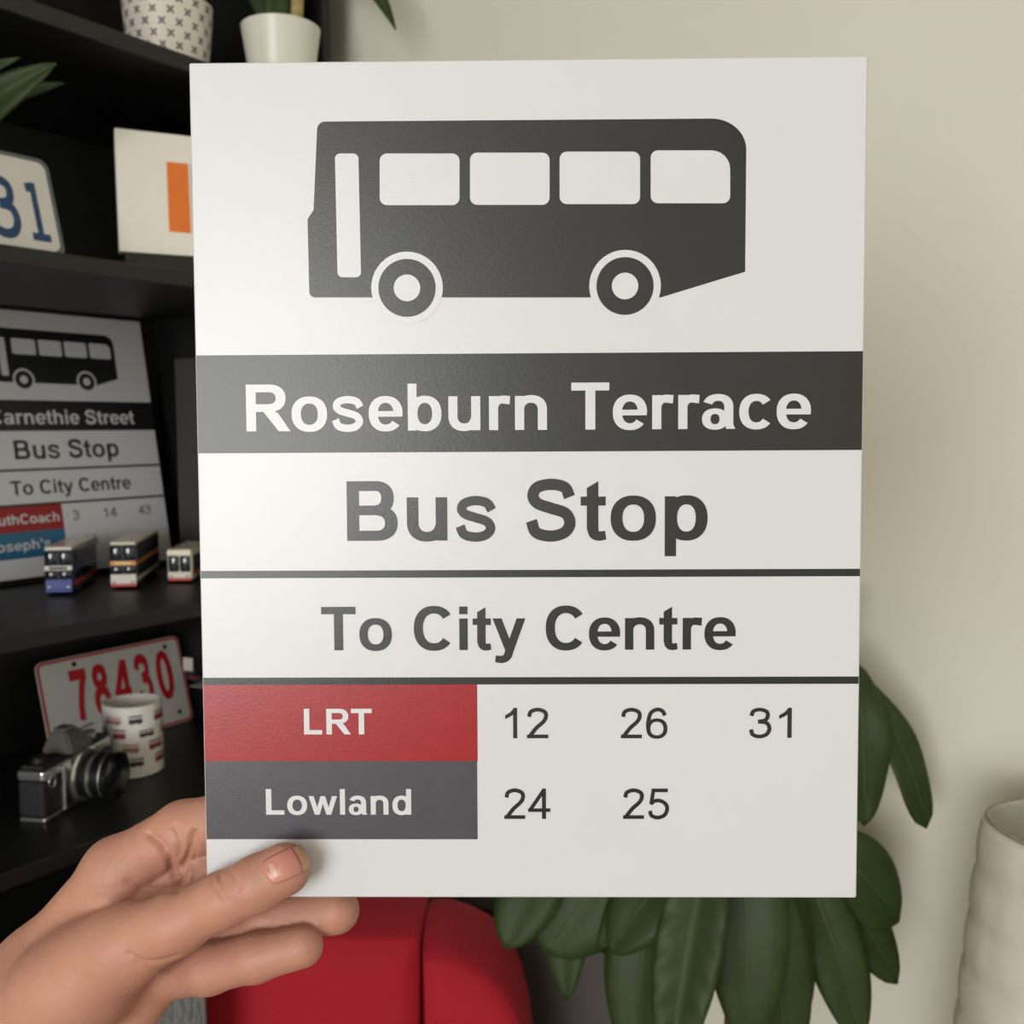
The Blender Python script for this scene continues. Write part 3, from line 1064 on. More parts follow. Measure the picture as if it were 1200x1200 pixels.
bot = 0.40 - 0.0
ctr = [(X(201), bot), (X(499), bot)] + [(X(499), bot + (Zc(1071) - bot) * k / 8) for k in range(1, 8)] + [(X(499), Zc(1070)), (X(490), Zc(1068)), (X(420), Zc(1068)), (X(350), Zc(1068)), (X(280), Zc(1068)), (X(210), Zc(1068)), (X(201), Zc(1070))] + [(X(201), bot + (Zc(1071) - bot) * k / 8) for k in range(7, 0, -1)]
pad('backrest', ctr, -0.045, 0.05, 'red_fabric', chair, 0.006)
wing = [(500.5, 1068), (522, 1068), (545, 1074), (570, 1086), (590, 1103), (604, 1124), (615, 1150), (622, 1178), (626, 1210), (628, 1260)]
for sgn in (1, -1):
    o_ = [(X(p[0]) * sgn, Zc(p[1])) for p in wing]
    o_ += [(X(628) * sgn, 0.62), (X(628) * sgn, bot), (X(500.5) * sgn, bot), (X(500.5) * sgn, 0.6), (X(500.5) * sgn, 0.8)]
    pad('side_wing', o_[::-1] if sgn > 0 else o_, -0.075, 0.045, 'red_fabric', chair, 0.012)
pad('seat', [(X(130), 0.30), (X(570), 0.30), (X(585), 0.36), (X(575), 0.42), (X(350), 0.435), (X(125), 0.42), (X(115), 0.36)], -0.46, 0.0, 'red_fabric', chair, 0.02)
for sx in (-1, 1):
    for y in (-0.42, 0.0):
        lathe('leg', [(0.011, 0), (0.014, 0.02), (0.019, 0.31)], 'leg_wood', chair, 16, off=(sx * 0.16, y, 0))

# grey throw hanging over the chair's other wing
tl = empty('throw_blanket', Vector((cc.x, cc.y, 0)), 0, 'grey ribbed tweed throw hanging over the side of the red chair', 'blanket')
vs, fs = [], []
path = [(-0.098, 0.62), (-0.100, 0.75), (-0.100, 0.86), (-0.098, CT - 0.004), (-0.086, CT + 0.008), (-0.02, CT + 0.012), (0.045, CT + 0.008), (0.058, CT - 0.006), (0.060, 0.82), (0.060, 0.70)]
pc = catmull([Vector((0, y, z)) for y, z in path], 5)
NX = 60
xa, xb = -0.145, -0.055
for q in (0, 0.004):
    for i, p in enumerate(pc):
        t = (pc[min(i + 1, len(pc) - 1)] - pc[max(i - 1, 0)]).normalized()
        nr = Vector((0, -t.z, t.y))
        for k in range(NX + 1):
            x = xa + (xb - xa) * k / NX
            rb = 0.0012 * math.sin(k * PI / 2.5)
            vs.append((x, *(p + nr * (q + (rb if q else 0)))[1:]))
W_ = NX + 1
n1 = len(pc) * W_
for i in range(len(pc) - 1):
    for k in range(NX):
        a = i * W_ + k
        fs.append((a, a + 1, a + W_ + 1, a + W_))
        fs.append((a + n1, a + W_ + n1, a + W_ + 1 + n1, a + 1 + n1))
for i in range(len(pc) - 1):
    for k in (0, NX):
        a = i * W_ + k
        fs.append((a, a + W_, a + W_ + n1, a + n1))
for k in range(NX):
    for i in (0, len(pc) - 1):
        a = i * W_ + k
        fs.append((a, a + n1, a + 1 + n1, a + 1))
mesh_obj('blanket_cloth', vs, fs, 'grey_tweed', tl, True)

# ================================================================== PAPER LAMP
LC = at(1290, 956, 0.73)
lamp = empty('paper_lamp', Vector((LC.x, LC.y, 0)), 0, 'white crinkled paper floor lamp with ribbed tapering shade by the wall', 'lamp')
RT = 0.0735
zs = LC.z
NR = 19
prof = []


def lamp_r(h):                         # h = distance below the rim
    return RT + 0.014 * (1 - math.exp(-h / 0.15)) + 0.028 * h


stepz = zs / 30.0
pv = []
SEG = 90
H = 30
rib = zs / H
rng = random.Random(3)
vs, fs = [], []
rows = []
for i in range(H):
    for k in range(6):
        f = k / 6
        h = zs - 0.012 - (i + f) * rib * (zs - 0.03) / zs
        rows.append((h, f))
rows.append((0.018, 0))
off = [rng.uniform(0, 6.28) for _ in range(12)]
for ri, (h, f) in enumerate(rows):
    base = lamp_r(zs - h)
    for k in range(SEG):
        a = 2 * PI * k / SEG
        cr_ = sum(math.sin(a * m_ + off[q] + ri * 0.35 * (q - 3)) for q, m_ in enumerate((7, 11, 17, 23))) * 0.0005
        r = base + 0.0024 * math.sin(PI * f) ** 0.5 + 0.3 * cr_ * math.sin(PI * f)
        vs.append((r * math.cos(a), r * math.sin(a), h + 0.0025 * math.sin(a * 2 + 1)))
NRW = len(rows)
for i in range(NRW - 1):
    for k in range(SEG):
        l = (k + 1) % SEG
        fs.append((i * SEG + k, (i + 1) * SEG + k, (i + 1) * SEG + l, i * SEG + l))
o = mesh_obj('lamp_shade', vs, fs, 'paper', lamp, True)
sm = o.modifiers.new('thickness', 'SOLIDIFY')
sm.thickness = 0.0008
tube('wire_ring', [Vector((lamp_r(0.0) * math.cos(a), lamp_r(0.0) * math.sin(a), zs - 0.011 + 0.0025 * math.sin(a * 2 + 1))) for a in [2 * PI * k / 60 for k in range(61)]], 0.0011, 'wire', lamp, 6, 1, False)
lathe('base', [(0.09, 0), (0.09, 0.012), (0.02, 0.016)], 'metal_black', lamp, 36)
tube('pole', [Vector((0, 0, 0.01)), Vector((0, 0, 0.5)), Vector((0, 0, 0.82))], 0.006, 'metal_black', lamp, 10, 2)
lathe('bulb', [(0.012, 0.82), (0.014, 0.84), (0.028, 0.87), (0.03, 0.89), (0.022, 0.915), (0.005, 0.925)], 'pot_white', lamp, 24)

# ================================================================== POTS ON THE TOP SHELF
def pot_profile(rb, rt, h, th=0.003):
    return [(rb * 0.9, 0), (rb, 0.003), (rb + (rt - rb) * .5, h * .5), (rt, h - 0.001), (rt - th * .5, h), (rt - th, h - 0.001), (rt - th - 0.002, h - 0.016)]


z1 = SHELF[1] + 0.0005
p1 = empty('patterned_flower_pot', sh(0.262, -0.098, z1), ROTZ, 'cream flower pot printed with small grey four-petal motifs', 'flower pot')
RB, RTT, PH = 0.041, 0.0485, 0.0855
lathe('pot_wall', pot_profile(RB, RTT, PH), 'pot_cream', p1, 64)
lathe('soil', [(0.0005, PH - 0.014), (RTT - 0.0065, PH - 0.016)], 'soil', p1, 30, caps=False)
motif = []
petal = []
for k in range(4):
    a = PI / 4 + k * PI / 2
    cxp, cyp = 0.0027 * math.cos(a), 0.0027 * math.sin(a)
    pts = []
    for j in range(10):
        b = 2 * PI * j / 10
        lx, ly = 0.0026 * math.cos(b), 0.0013 * math.sin(b)
        pts.append((cxp + lx * math.cos(a) - ly * math.sin(a), cyp + lx * math.sin(a) + ly * math.cos(a)))
    petal.append(pts)
NC = 16


def pot_map(x, y, z):
    r = RB + (RTT - RB) * y / PH + 0.0003
    a = x / RTT
    return (r * math.cos(a), r * math.sin(a), y)


for row in range(7):
    yy = 0.006 + row * 0.0118
    for c_ in range(NC):
        xx = (c_ + (0.5 if row % 2 else 0)) / NC * 2 * PI * RTT
        polys = [[(xx + px_, yy + py_) for px_, py_ in pt] for pt in petal]
        print_mesh('printed_motif', polys, 0, 'pot_print', p1, pot_map)
rng = random.Random(5)
for k in range(7):
    a = rng.uniform(0, 2 * PI)
    l = rng.uniform(0.07, 0.13)
    b = Vector((0.012 * math.cos(a), 0.012 * math.sin(a), PH - 0.014))
    tp = b + Vector((0.05 * math.cos(a), 0.05 * math.sin(a), l))
    tube('twig', [b, (b + tp) / 2 + Vector((0, 0, 0.015)), tp], 0.0012, 'stem_tan', p1, 6, 5)
    leaf('leaf', [dict(B=tp, Tp=tp + Vector((0.02 * math.cos(a), 0.02 * math.sin(a), 0.02)), width=0.014, nrm=(0.2, -0.5, 0.6), nu=8, nv=2)], 'leaf_green', p1, Vector((0, 0, 0)), False)

p2 = empty('white_flower_pot', sh(0.3565, -0.021, z1), ROTZ, 'plain glossy white tapered flower pot on the top shelf', 'flower pot')
RB2, RT2, PH2 = 0.0335, 0.0445, 0.074
lathe('pot_wall', pot_profile(RB2, RT2, PH2), 'pot_white', p2, 64)
lathe('soil', [(0.0005, PH2 - 0.014), (RT2 - 0.0065, PH2 - 0.016)], 'soil', p2, 30, caps=False)
I2 = Matrix.Translation(sh(0.3565, -0.021, z1)) @ Matrix.Rotation(ROTZ, 4, 'Z')
I2i = I2.inverted()
top2 = lambda px, py, d: I2i @ at(px, py, d)
dd = (sh(0.3565, -0.021, 1.86) - CAM).dot(Vector((0, cP, -sP)))
tube('stem', [top2(344, 60, dd), top2(347, 25, dd), top2(349, -20, dd), top2(350, -80, dd)], 0.0075, 'stem_tan', p2, 12, 5)


def loc_leaf(parent, inv, b, mid_bend, t, wpx, m, tilt=(0, 0), **kw):
    lb = px_lobe(b, t, wpx, tilt, bend=mid_bend, **kw)
    v, f, r = leaf_data(**lb)
    o_ = mesh_obj('leaf', [inv @ p for p in v], f, m, parent, True)
    tube('midrib', [inv @ p for p in r[:-2]], lambda q: max(0.0004, wpx / FPX * 0.022 * (1 - q)), 'leaf_vein', o_, 6, 1, False)
    return o_


loc_leaf(p2, I2i, (326, 70, dd), 0.03, (322, -190, dd - .02), 30, 'leaf_green', prof=(.5, .6))
loc_leaf(p2, I2i, (336, 60, dd), 0.05, (250, -160, dd + .03), 40, 'leaf_green', prof=(.7, .6))
# a leaf arching out over the shelf end, its tip hanging into view
loc_leaf(p2, I2i, (345, -60, dd), 0.16, (464, 35, dd - .06), 44, 'leaf_green', (0.6, 0.8), prof=(.8, .8), fold=.3)
loc_leaf(p2, I2i, (340, -40, dd), 0.05, (420, -180, dd - .02), 40, 'leaf_green', prof=(.8, .7))

# --- plant on the second shelf, reaching in from the side
PQ = sh(-0.17, -0.22, SHELF[2] + 0.0005)
p3 = empty('shelf_plant', PQ, 0, 'small green plant with pointed leaves above the blue-numbered plate', 'plant')
lathe('pot_wall', pot_profile(0.03, 0.04, 0.07), 'pot_terracotta', p3, 40)
lathe('soil', [(0.0005, 0.056), (0.0345, 0.056)], 'soil', p3, 30, caps=False)
T3 = Matrix.Translation(-PQ)
base3 = PQ + Z * 0.055
for (b, t, wpx, m, tilt, kw) in (
        ((-70, 185, .99), (66, 74, .93), 46, 'leaf_green', (.2, .5), dict(fold=.5, prof=(.95, .7))),
        ((-60, 150, 1.02), (76, 97, .98), 24, 'leaf_green', (.1, .4), dict(prof=(.9, .7))),
        ((-80, 120, .99), (24, 67, .94), 20, 'leaf_green', (.1, .3), dict(prof=(.9, .7))),
        ((-90, 180, 1.02), (8, 130, .99), 26, 'leaf_green', (.1, .4), dict(prof=(.9, .7))),
        ((-150, 160, .97), (-125, 95, .95), 40, 'leaf_green', (0, .3), dict(prof=(.9, .7)))):
    loc_leaf(p3, T3, b, 0.12, t, wpx, m, tilt, **kw)
    q = at(*b)
    tube('stalk', [T3 @ base3, T3 @ ((base3 + q) / 2 + Z * 0.01), T3 @ q], 0.0014, 'stem_green', p3, 6, 5)

# ================================================================== LICENCE PLATES AND CARD
def plate_root(name, origin, lean, label, cat='licence plate', yaw=0.0):
    xa_ = (U * math.cos(yaw) + (-N) * math.sin(yaw)).normalized()
    nb_ = Vector((xa_.y, -xa_.x, 0))
    ya_ = (Z * math.cos(lean) - nb_ * math.sin(lean)).normalized()
    za_ = xa_.cross(ya_)
    o_ = bpy.data.objects.new(name, None)
    o_.empty_display_size = 0.02
    link(o_)
    o_.matrix_world = Matrix(((xa_.x, ya_.x, za_.x, origin.x), (xa_.y, ya_.y, za_.y, origin.y), (xa_.z, ya_.z, za_.z, origin.z), (0, 0, 0, 1)))
    return tag(o_, label, cat)


def plate_panel(name, x0, y0, x1, y1, r, z0, z1, m, parent):
    ol = rrect(x0, y0, x1, y1, r)
    n_ = len(ol)
    vs_ = [(x, y, z0) for x, y in ol] + [(x, y, z1) for x, y in ol]
    fs_ = [tuple(range(n_))[::-1], tuple(range(n_, 2 * n_))] + [(i, (i + 1) % n_, n_ + (i + 1) % n_, n_ + i) for i in range(n_)]
    return mesh_obj(name, vs_, fs_, m, parent)


# blue-numbered plate: right edge near s = 0.10 on shelf two
pa = plate_root('licence_plate', sh(0.088, -0.030, SHELF[2] + 0.001), math.radians(16), 'white licence plate with blue numbers leaning on a black shelf')
PW, PHH = 0.29, 0.098
plate_panel('plate_edge', -PW, 0, 0, PHH, 0.010, -0.0012, 0.0, 'plate_rim', pa)
plate_panel('plate_face', -PW + 0.0045, 0.0045, -0.0045, PHH - 0.0045, 0.008, 0.0, 0.0006, 'plate_white', pa)
for (c_, xl, xr) in (('3', -0.069, -0.0395), ('1', -0.0305, -0.0125)):
    ps = fit_text(c_, GPL, xl, xr, 0.013, 0.058)
    print_mesh('plate_digit', ps, 0.0009, 'plate_blue', pa)
print_mesh('bolt_slot', [rrect(-0.064, PHH - 0.0175, -0.055, PHH - 0.0125, 0.0024)], 0.0008, 'hole_dark', pa)
print_mesh('bolt_slot', [rrect(-PW + 0.055, PHH - 0.0175, -PW + 0.066, PHH - 0.0125, 0.0024)], 0.0008, 'hole_dark', pa)

# red-numbered plate at the back of shelf four
pb = plate_root('licence_plate', sh(0.186, -0.258, SHELF[4] + 0.001), math.radians(15), 'white licence plate with red 78430 numbers leaning behind the mug')
PW, PHH = 0.207, 0.117
plate_panel('plate_edge', 0, 0, PW, PHH, 0.009, -0.0012, 0.0, 'plate_grey', pb)
print_mesh('plate_border', [[a, b, d, c] for a, b, c, d in zip(rrect(0.001, 0.001, PW - .001, PHH - .001, .008), rrect(0.001, 0.001, PW - .001, PHH - .001, .008)[1:] + rrect(0.001, 0.001, PW - .001, PHH - .001, .008)[:1], rrect(0.004, 0.004, PW - .004, PHH - .004, .006), rrect(0.004, 0.004, PW - .004, PHH - .004, .006)[1:] + rrect(0.004, 0.004, PW - .004, PHH - .004, .006)[:1])], 0.0003, 'plate_red', pb)
for (c_, xl, xr) in (('7', 0.040, 0.063), ('8', 0.069, 0.092), ('4', 0.098, 0.122), ('3', 0.131, 0.154), ('0', 0.163, 0.187)):
    print_mesh('plate_digit', fit_text(c_, GPR, xl, xr, 0.036, 0.064), 0.0006, 'plate_red', pb)
for (hx, hy) in ((0.050, PHH - 0.010), (PW - 0.024, PHH - 0.012), (0.05, 0.012), (PW - 0.02, 0.015)):
    print_mesh('bolt_hole', [disc(hx, hy, 0.0032, 16)], 0.0005, 'hole_dark', pb)
print_mesh('plate_seal', [disc(PW - 0.052, 0.022, 0.007, 20)], 0.0004, 'print_brown', pb)

# white card with an orange block, on a low black foot
cy = math.radians(-30)
ca = plate_root('display_card', sh(0.166, -0.060, SHELF[2] + 0.0030), math.radians(6), 'white card with an orange panel standing on a black shelf', 'card', cy)
CWD, CHT = 0.150, 0.128
box('card_body', (0, 0.018, -0.012), (CWD, 0.018 + CHT, 0.0), 'card_white', ca, 0.0008)
box('card_foot', (0.006, 0.0, -0.020), (CWD - 0.006, 0.0178, -0.003), 'metal_black', ca, 0.0008)
print_mesh('orange_panel', [rrect(0.050, 0.042, 0.072, 0.116, 0.0004)], 0.0002, 'card_orange', ca)
print_mesh('grey_panel', [rrect(0.0735, 0.042, 0.120, 0.116, 0.0004)], 0.0002, 'card_grey', ca)
for q in range(5):
    print_mesh('printed_mark', [rrect(0.0765, 0.046 + q * 0.006, 0.080 + (q % 2) * 0.002, 0.050 + q * 0.006, 0.0005)], 0.0004, 'print_dark', ca)

# dark file box at the end of shelf three
fb = empty('file_box', sh(0.372, -0.245, SHELF[3] + 0.0005), ROTZ, 'dark grey file box with pale labels at the end of the shelf', 'box')
box('box_body', (-0.008, -0.165, 0), (0.0285, -0.005, 0.272), 'box_dark', fb, 0.002)
for (za_, zb_) in ((0.165, 0.228), (0.235, 0.262), (0.07, 0.15)):
    box('box_label', (-0.0088, -0.150, za_), (-0.0079, -0.125, zb_), 'label_grey', fb)

# small ornament beside the plate
ty = empty('shelf_ornament', sh(0.385, -0.205, SHELF[4] + 0.0005), ROTZ + 0.2, 'small dark ornament with a red stripe beside the red-numbered plate', 'ornament')
lathe('display_stand', [(0.010, 0), (0.010, 0.003), (0.0025, 0.006), (0.0022, 0.062)], 'metal_black', ty, 20)
lathe('ornament_body', [(0.001, -0.045), (0.005, -0.036), (0.0075, -0.02), (0.0078, 0.01), (0.006, 0.03), (0.0015, 0.05)], 'bus_navy', ty, 20, axis='Y', off=(-0.004, 0.0, 0.068))
box('red_stripe', (-0.0115, -0.03, 0.0665), (0.0035, 0.03, 0.0695), 'red_plastic', ty, 0.001)
box('cross_piece', (-0.034, -0.008, 0.0625), (0.008, 0.010, 0.0642), 'bus_white', ty, 0.0006)
box('upright_tab', (-0.0046, 0.030, 0.074), (-0.0034, 0.046, 0.092), 'bus_white', ty, 0.0005)

# ================================================================== MODEL BUSES
def wheel(parent, x, y, r, wd):
    o_ = lathe('wheel', [(r * .55, 0), (r * .95, 0), (r, wd * .2), (r, wd * .8), (r * .95, wd), (r * .55, wd)], 'tyre', parent, 20, axis='Y', off=(x, y + wd / 2, r))
    lathe('hub', [(r * .5, 0), (r * .5, wd * 1.04), (r * .2, wd * 1.12)], 'chrome', o_, 14, axis='Y', off=(x, y + wd / 2 + wd * .04, r))
    return o_


def curved_pane(name, parent, x, y0, y1, z0, z1, bow, m, tiltx=0.0):
    """A bowed windscreen pane; it bulges towards +x."""
    vs_, fs_ = [], []
    nu, nv = 10, 6
    for i in range(nu + 1):
        for j in range(nv + 1):
            a, b = i / nu, j / nv
            y, z = y0 + (y1 - y0) * a, z0 + (z1 - z0) * b
            bx = bow * (1 - (2 * a - 1) ** 2) + bow * .5 * (1 - (2 * b - 1) ** 2) - tiltx * b
            vs_.append((x + bx, y, z))
    n_ = len(vs_)
    vs_ += [(v[0] - 0.0008, v[1], v[2]) for v in vs_]
    W2_ = nv + 1
    for i in range(nu):
        for j in range(nv):
            a = i * W2_ + j
            fs_.append((a, a + W2_, a + W2_ + 1, a + 1))
            fs_.append((a + n_, a + 1 + n_, a + W2_ + 1 + n_, a + W2_ + n_))
    rim = [j for j in range(W2_)] + [i * W2_ + nv for i in range(1, nu + 1)] + [nu * W2_ + j for j in range(nv - 1, -1, -1)] + [i * W2_ for i in range(nu - 1, 0, -1)]
    for a, b in zip(rim, rim[1:] + rim[:1]):
        fs_.append((a, b, b + n_, a + n_))
    return mesh_obj(name, vs_, fs_, m, parent, True)


def bus(loc, ang, L, W, H_, decks, c, label):
    o_ = empty('model_bus', loc, ang, label, 'model bus', 'model buses on the shelf')
    h = W / 2
    wr = 0.0052
    zb = 0.0028
    # body shell in bands: skirt, lower windows, waist, upper windows, roof
    box('body', (-L, -h, zb), (-0.0006, h, H_ - 0.004), c['body'], o_, 0.0022, 3)
    box('roof', (-L + 0.0006, -h + 0.0006, H_ - 0.0042), (-0.0012, h - 0.0006, H_), c['roof'], o_, 0.0018, 3)
    box('front_panel', (-0.0008, -h + 0.001, zb + 0.0004), (0.0006, h - 0.001, zb + (0.014 if decks == 2 else 0.009)), c['front'], o_, 0.0006)
    box('bumper', (-0.0004, -h + 0.0012, zb), (0.0016, h - 0.0012, zb + 0.0034), c['bumper'], o_, 0.0006)
    for y in (-h + 0.005, h - 0.005):
        lathe('headlight', [(0.0016, 0), (0.0018, 0.0006), (0.0008, 0.0012)], 'chrome', o_, 12, axis='Y', off=(0, 0, 0)).matrix_local = Matrix.Translation((0.0006, y, zb + 0.0055)) @ Matrix.Rotation(PI / 2, 4, 'Z')
    if decks == 2:
        zl0, zl1, zu0, zu1 = zb + 0.0145, zb + 0.0235, zb + 0.0300, H_ - 0.0052
        box('front_band', (-0.0008, -h + 0.0006, zl1 + 0.0008), (0.0012, h - 0.0006, zu0 - 0.0006), c['band'], o_, 0.0006)
        box('destination_blind', (0.0011, -h * .62, zl1 + 0.0018), (0.0017, h * .62, zu0 - 0.0016), c['blind'], o_, 0.0002)
        for (z0_, z1_) in ((zl0, zl1), (zu0, zu1)):
            curved_pane('windscreen', o_, -0.0004, -h + 0.0018, -0.0006, z0_, z1_, 0.0016, c['glass'][0])
            curved_pane('windscreen', o_, -0.0004, 0.0006, h - 0.0018, z0_, z1_, 0.0016, c['glass'][1])
        strips = ((zl0, zl1), (zu0, zu1))
    else:
        zl0, zl1 = zb + 0.0105, H_ - 0.0080
        box('front_band', (-0.0008, -h + 0.0004, zl1 + 0.0008), (0.0018, h - 0.0004, H_ - 0.001), c['band'], o_, 0.0008)
        curved_pane('windscreen', o_, -0.0004, -h + 0.0018, -0.0006, zl0, zl1, 0.0016, c['glass'][0])
        curved_pane('windscreen', o_, -0.0004, 0.0006, h - 0.0018, zl0, zl1, 0.0016, c['glass'][1])
        strips = ((zl0, zl1),)
    nwin = 7
    for sgn in (-1, 1):
        for (z0_, z1_) in strips:
            for k in range(nwin):
                xa_ = -0.006 - (L - 0.012) * (k + 0.93) / nwin
                xb_ = -0.006 - (L - 0.012) * k / nwin
                ya_, yb_ = sorted((sgn * (h - 0.0004), sgn * (h + 0.0005)))
                box('side_window', (xa_, ya_, z0_), (xb_, yb_, z1_), 'bus_glass', o_, 0.0003, 1)
        ya_, yb_ = sorted((sgn * (h - 0.0004), sgn * (h + 0.0004)))
        box('side_stripe', (-L + 0.004, ya_, zb + 0.006), (-0.004, yb_, zb + 0.0105), c['stripe'], o_, 0.0002, 1)
        if decks == 2:
            box('side_stripe', (-L + 0.004, ya_, strips[0][1] + 0.0012), (-0.004, yb_, strips[1][0] - 0.0012), c['stripe2'], o_, 0.0002, 1)
        for x in (-0.024, -L + 0.030):
            wheel(o_, x, sgn * (h - 0.0018), wr, 0.0046)
    return o_


BANG = math.atan2(-0.985, 0.174)
z3 = SHELF[3] + 0.0006
bus(sh(0.147, -0.163, z3), BANG, 0.118, 0.0300, 0.0530, 2, dict(body='bus_navy', roof='bus_white', front='bus_blue', bumper='bus_blue', band='bus_white', blind='bus_navy', glass=('bus_glass', 'bus_glass'), stripe='bus_red', stripe2='bus_blue'), 'blue and white model double-decker bus, parked in front of the leaning sign')
bus(sh(0.212, -0.140, z3), BANG - 0.02, 0.138, 0.0300, 0.0540, 2, dict(body='bus_navy', roof='bus_cream', front='bus_white', bumper='bus_red', band='bus_orange', blind='bus_blind', glass=('bus_glass', 'bus_glass'), stripe='bus_cream', stripe2='bus_orange'), 'orange and cream model double-decker bus standing between two others')
bus(sh(0.277, -0.125, z3), BANG - 0.12, 0.088, 0.0290, 0.0400, 1, dict(body='bus_cream', roof='bus_cream', front='bus_white', bumper='bus_red', band='bus_cream', blind='bus_blind', glass=('bus_glass', 'bus_glass'), stripe='bus_red', stripe2='bus_red'), 'cream single-deck model coach with red bumper')

# ================================================================== MUG
MR, MH = 0.0332, 0.083
mg = empty('mug', sh(0.222, -0.146, SHELF[4] + 0.0005), 0, 'white mug printed with rows of tiny red and brown buses', 'mug')
lathe('mug_body', [(MR - 0.002, 0), (MR, 0.002), (MR, MH - 0.0015), (MR - 0.0014, MH), (MR - 0.003, MH - 0.0015), (MR - 0.0036, 0.008), (0.001, 0.006)], 'mug_white', mg, 64)
ha = math.radians(113)
hd = Vector((math.cos(ha), math.sin(ha), 0))
tube('handle', [hd * (MR - 0.001) + Z * 0.068, hd * (MR + 0.018) + Z * 0.066, hd * (MR + 0.024) + Z * 0.045, hd * (MR + 0.016) + Z * 0.024, hd * (MR - 0.001) + Z * 0.02], 0.0042, 'mug_white', mg, 10, 8)


def mug_map(x, y, z):
    a = x / MR - PI
    return ((MR + z) * math.cos(a), (MR + z) * math.sin(a), y)


cols = ['print_red', 'print_brown', 'print_dark', 'print_red', 'print_dark', 'print_brown']
CIRC = 2 * PI * MR
for row in range(4):
    yy = 0.064 - row * 0.0165
    nper = 7
    for k in range(nper):
        x0 = (k + (row % 3) * 0.37) / nper * CIRC
        wd = (0.018, 0.021, 0.015)[(k + row) % 3]
        hh = (0.0105, 0.0095, 0.0078)[(k * 2 + row) % 3]
        sl = [[(x0 + wd * i / 6, yy), (x0 + wd * (i + 1) / 6, yy), (x0 + wd * (i + 1) / 6, yy + hh), (x0 + wd * i / 6, yy + hh)] for i in range(6)]
        pr = print_mesh('printed_bus', sl, 0.0002, cols[(k + row * 2) % 6], mg, mug_map)
        wn = [[(x0 + wd * (i + .2) / 5, yy + hh * .55), (x0 + wd * (i + .8) / 5, yy + hh * .55), (x0 + wd * (i + .8) / 5, yy + hh * .85), (x0 + wd * (i + .2) / 5, yy + hh * .85)] for i in range(5)]
        print_mesh('printed_windows', wn, 0.0004, 'mug_white', pr, mug_map)
        print_mesh('printed_wheels', [disc(x0 + wd * .22, yy, 0.0011, 10), disc(x0 + wd * .78, yy, 0.0011, 10)], 0.0004, 'print_dark', pr, mug_map)

# ================================================================== FILM CAMERA
fang = math.radians(80)
ld = Vector((math.cos(fang), math.sin(fang), 0))
fc = empty('film_camera', sh(0.060, -0.098, SHELF[4] + 0.0005) + ld * 0.062 + Vector((0.008, 0, 0)), fang, 'black and silver film camera with its lens turned towards the mug', 'camera')
BL, BT = 0.124, 0.030
box('body', (-BL / 2, -BT / 2, 0.0045), (BL / 2, BT / 2, 0.043), 'leatherette', fc, 0.004, 3)
box('base_plate', (-BL / 2 + 0.001, -BT / 2 + 0.0008, 0.0), (BL / 2 - 0.001, BT / 2 - 0.0008, 0.0044), 'chrome', fc, 0.0012)
tp = box('top_plate', (-BL / 2, -BT / 2, 0.0432), (BL / 2, BT / 2, 0.0535), 'chrome', fc, 0.0025, 3)
box('top_cover', (-BL / 2 + 0.003, -BT / 2 + 0.003, 0.0537), (BL / 2 - 0.003, BT / 2 - 0.002, 0.0585), 'leatherette', fc, 0.002)
bm = bmesh.new()
bm_box(bm, (-0.021, -BT / 2 - 0.006, 0.0586), (0.021, BT / 2 + 0.001, 0.080), 0, 1)
for v in bm.verts:
    if v.co.z > 0.07:
        v.co.x *= 0.55
        v.co.y = -0.008 if v.co.y < 0 else 0.010
bmesh.ops.bevel(bm, geom=bm.edges[:], offset=0.002, segments=2, affect='EDGES')
bm_obj('prism_housing', bm, 'prism_grey', fc)
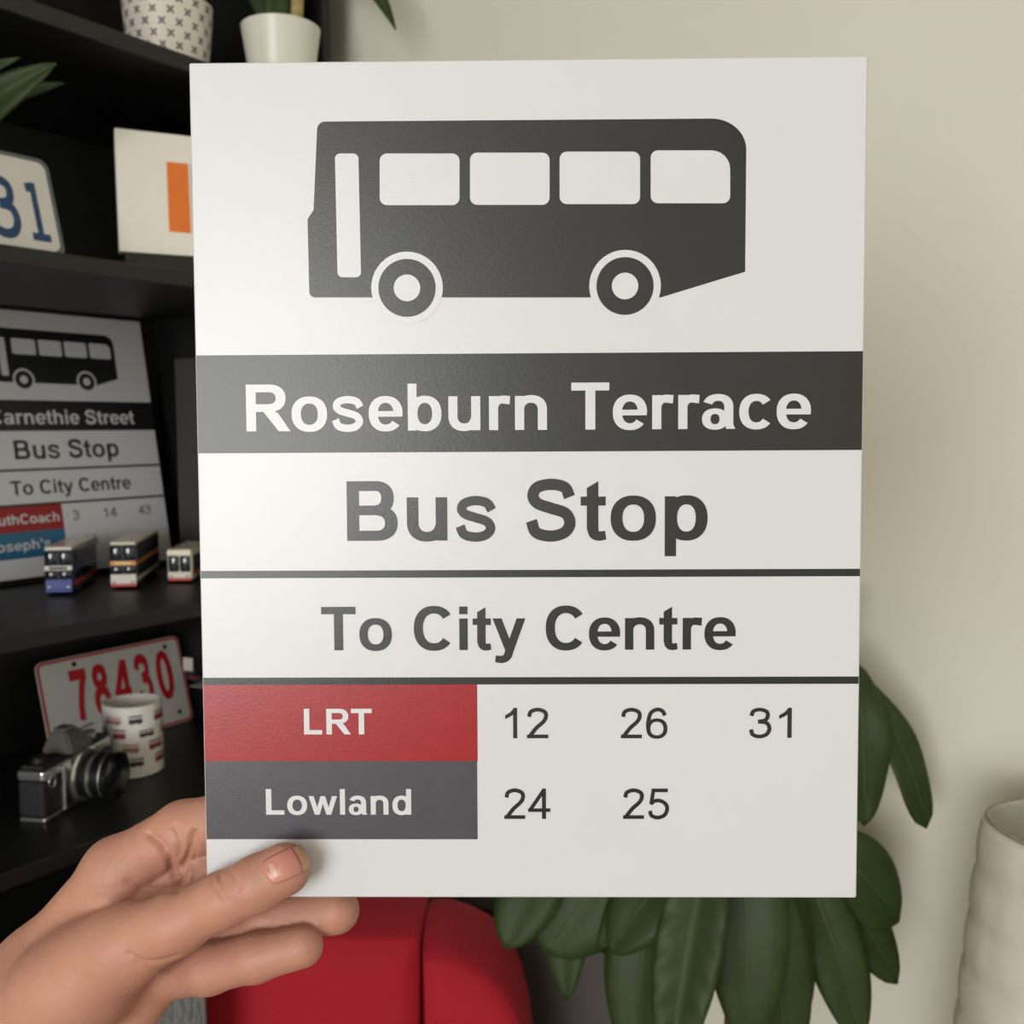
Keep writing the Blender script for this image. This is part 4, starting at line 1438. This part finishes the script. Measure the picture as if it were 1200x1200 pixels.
box('hot_shoe', (-0.008, -0.006, 0.0802), (0.008, 0.009, 0.0822), 'chrome', fc, 0.0005)
lathe('rewind_knob', [(0.008, 0.0586), (0.008, 0.064), (0.006, 0.0655), (0.0015, 0.0655)], 'metal_black', fc, 24, off=(-0.046, 0, 0))
lathe('speed_dial', [(0.009, 0.0586), (0.009, 0.0645), (0.008, 0.0655), (0.0015, 0.0655)], 'chrome', fc, 24, off=(0.040, 0, 0))
box('advance_lever', (0.03, 0.004, 0.066), (0.062, 0.010, 0.068), 'chrome', fc, 0.0008)
box('mount_plate', (-0.034, -BT / 2 - 0.0045, 0.004), (-0.029, -BT / 2 - 0.0002, 0.050), 'chrome', fc, 0.001)
lathe('lens_mount', [(0.029, 0), (0.029, 0.006), (0.027, 0.008)], 'chrome', fc, 40, axis='Y', off=(0.004, -BT / 2 - 0.0002, 0.030))
ln = lathe('lens_barrel', [(0.02358, 0.008), (0.02475, 0.010), (0.02475, 0.016), (0.02358, 0.017), (0.02358, 0.022), (0.02520, 0.023), (0.02520, 0.031), (0.02412, 0.032), (0.02412, 0.034), (0.02565, 0.035), (0.02565, 0.041), (0.02340, 0.041), (0.01980, 0.034)], 'lens_black', fc, 44, axis='Y', off=(0.004, -BT / 2, 0.030))
lathe('lens_ring', [(0.02448, 0), (0.02484, 0.0008), (0.02448, 0.0016)], 'chrome', ln, 44, axis='Y', off=(0.004, -BT / 2 - 0.0322, 0.030))
lathe('lens_ring', [(0.02394, 0), (0.02430, 0.002), (0.02394, 0.004)], 'prism_grey', ln, 44, axis='Y', off=(0.004, -BT / 2 - 0.0175, 0.030))
lathe('front_element', [(0.01962, 0), (0.016, 0.003), (0.008, 0.0045), (0.0005, 0.005)], 'lens_glass', ln, 36, axis='Y', off=(0.004, -BT / 2 - 0.032, 0.030))
tube('strap_lug', [Vector((-BL / 2 + 0.012 + 0.005 * math.cos(a), -BT / 2 - 0.0015, 0.040 + 0.006 * math.sin(a))) for a in [2 * PI * k / 16 for k in range(17)]], 0.0009, 'chrome', fc, 6, 1, False)
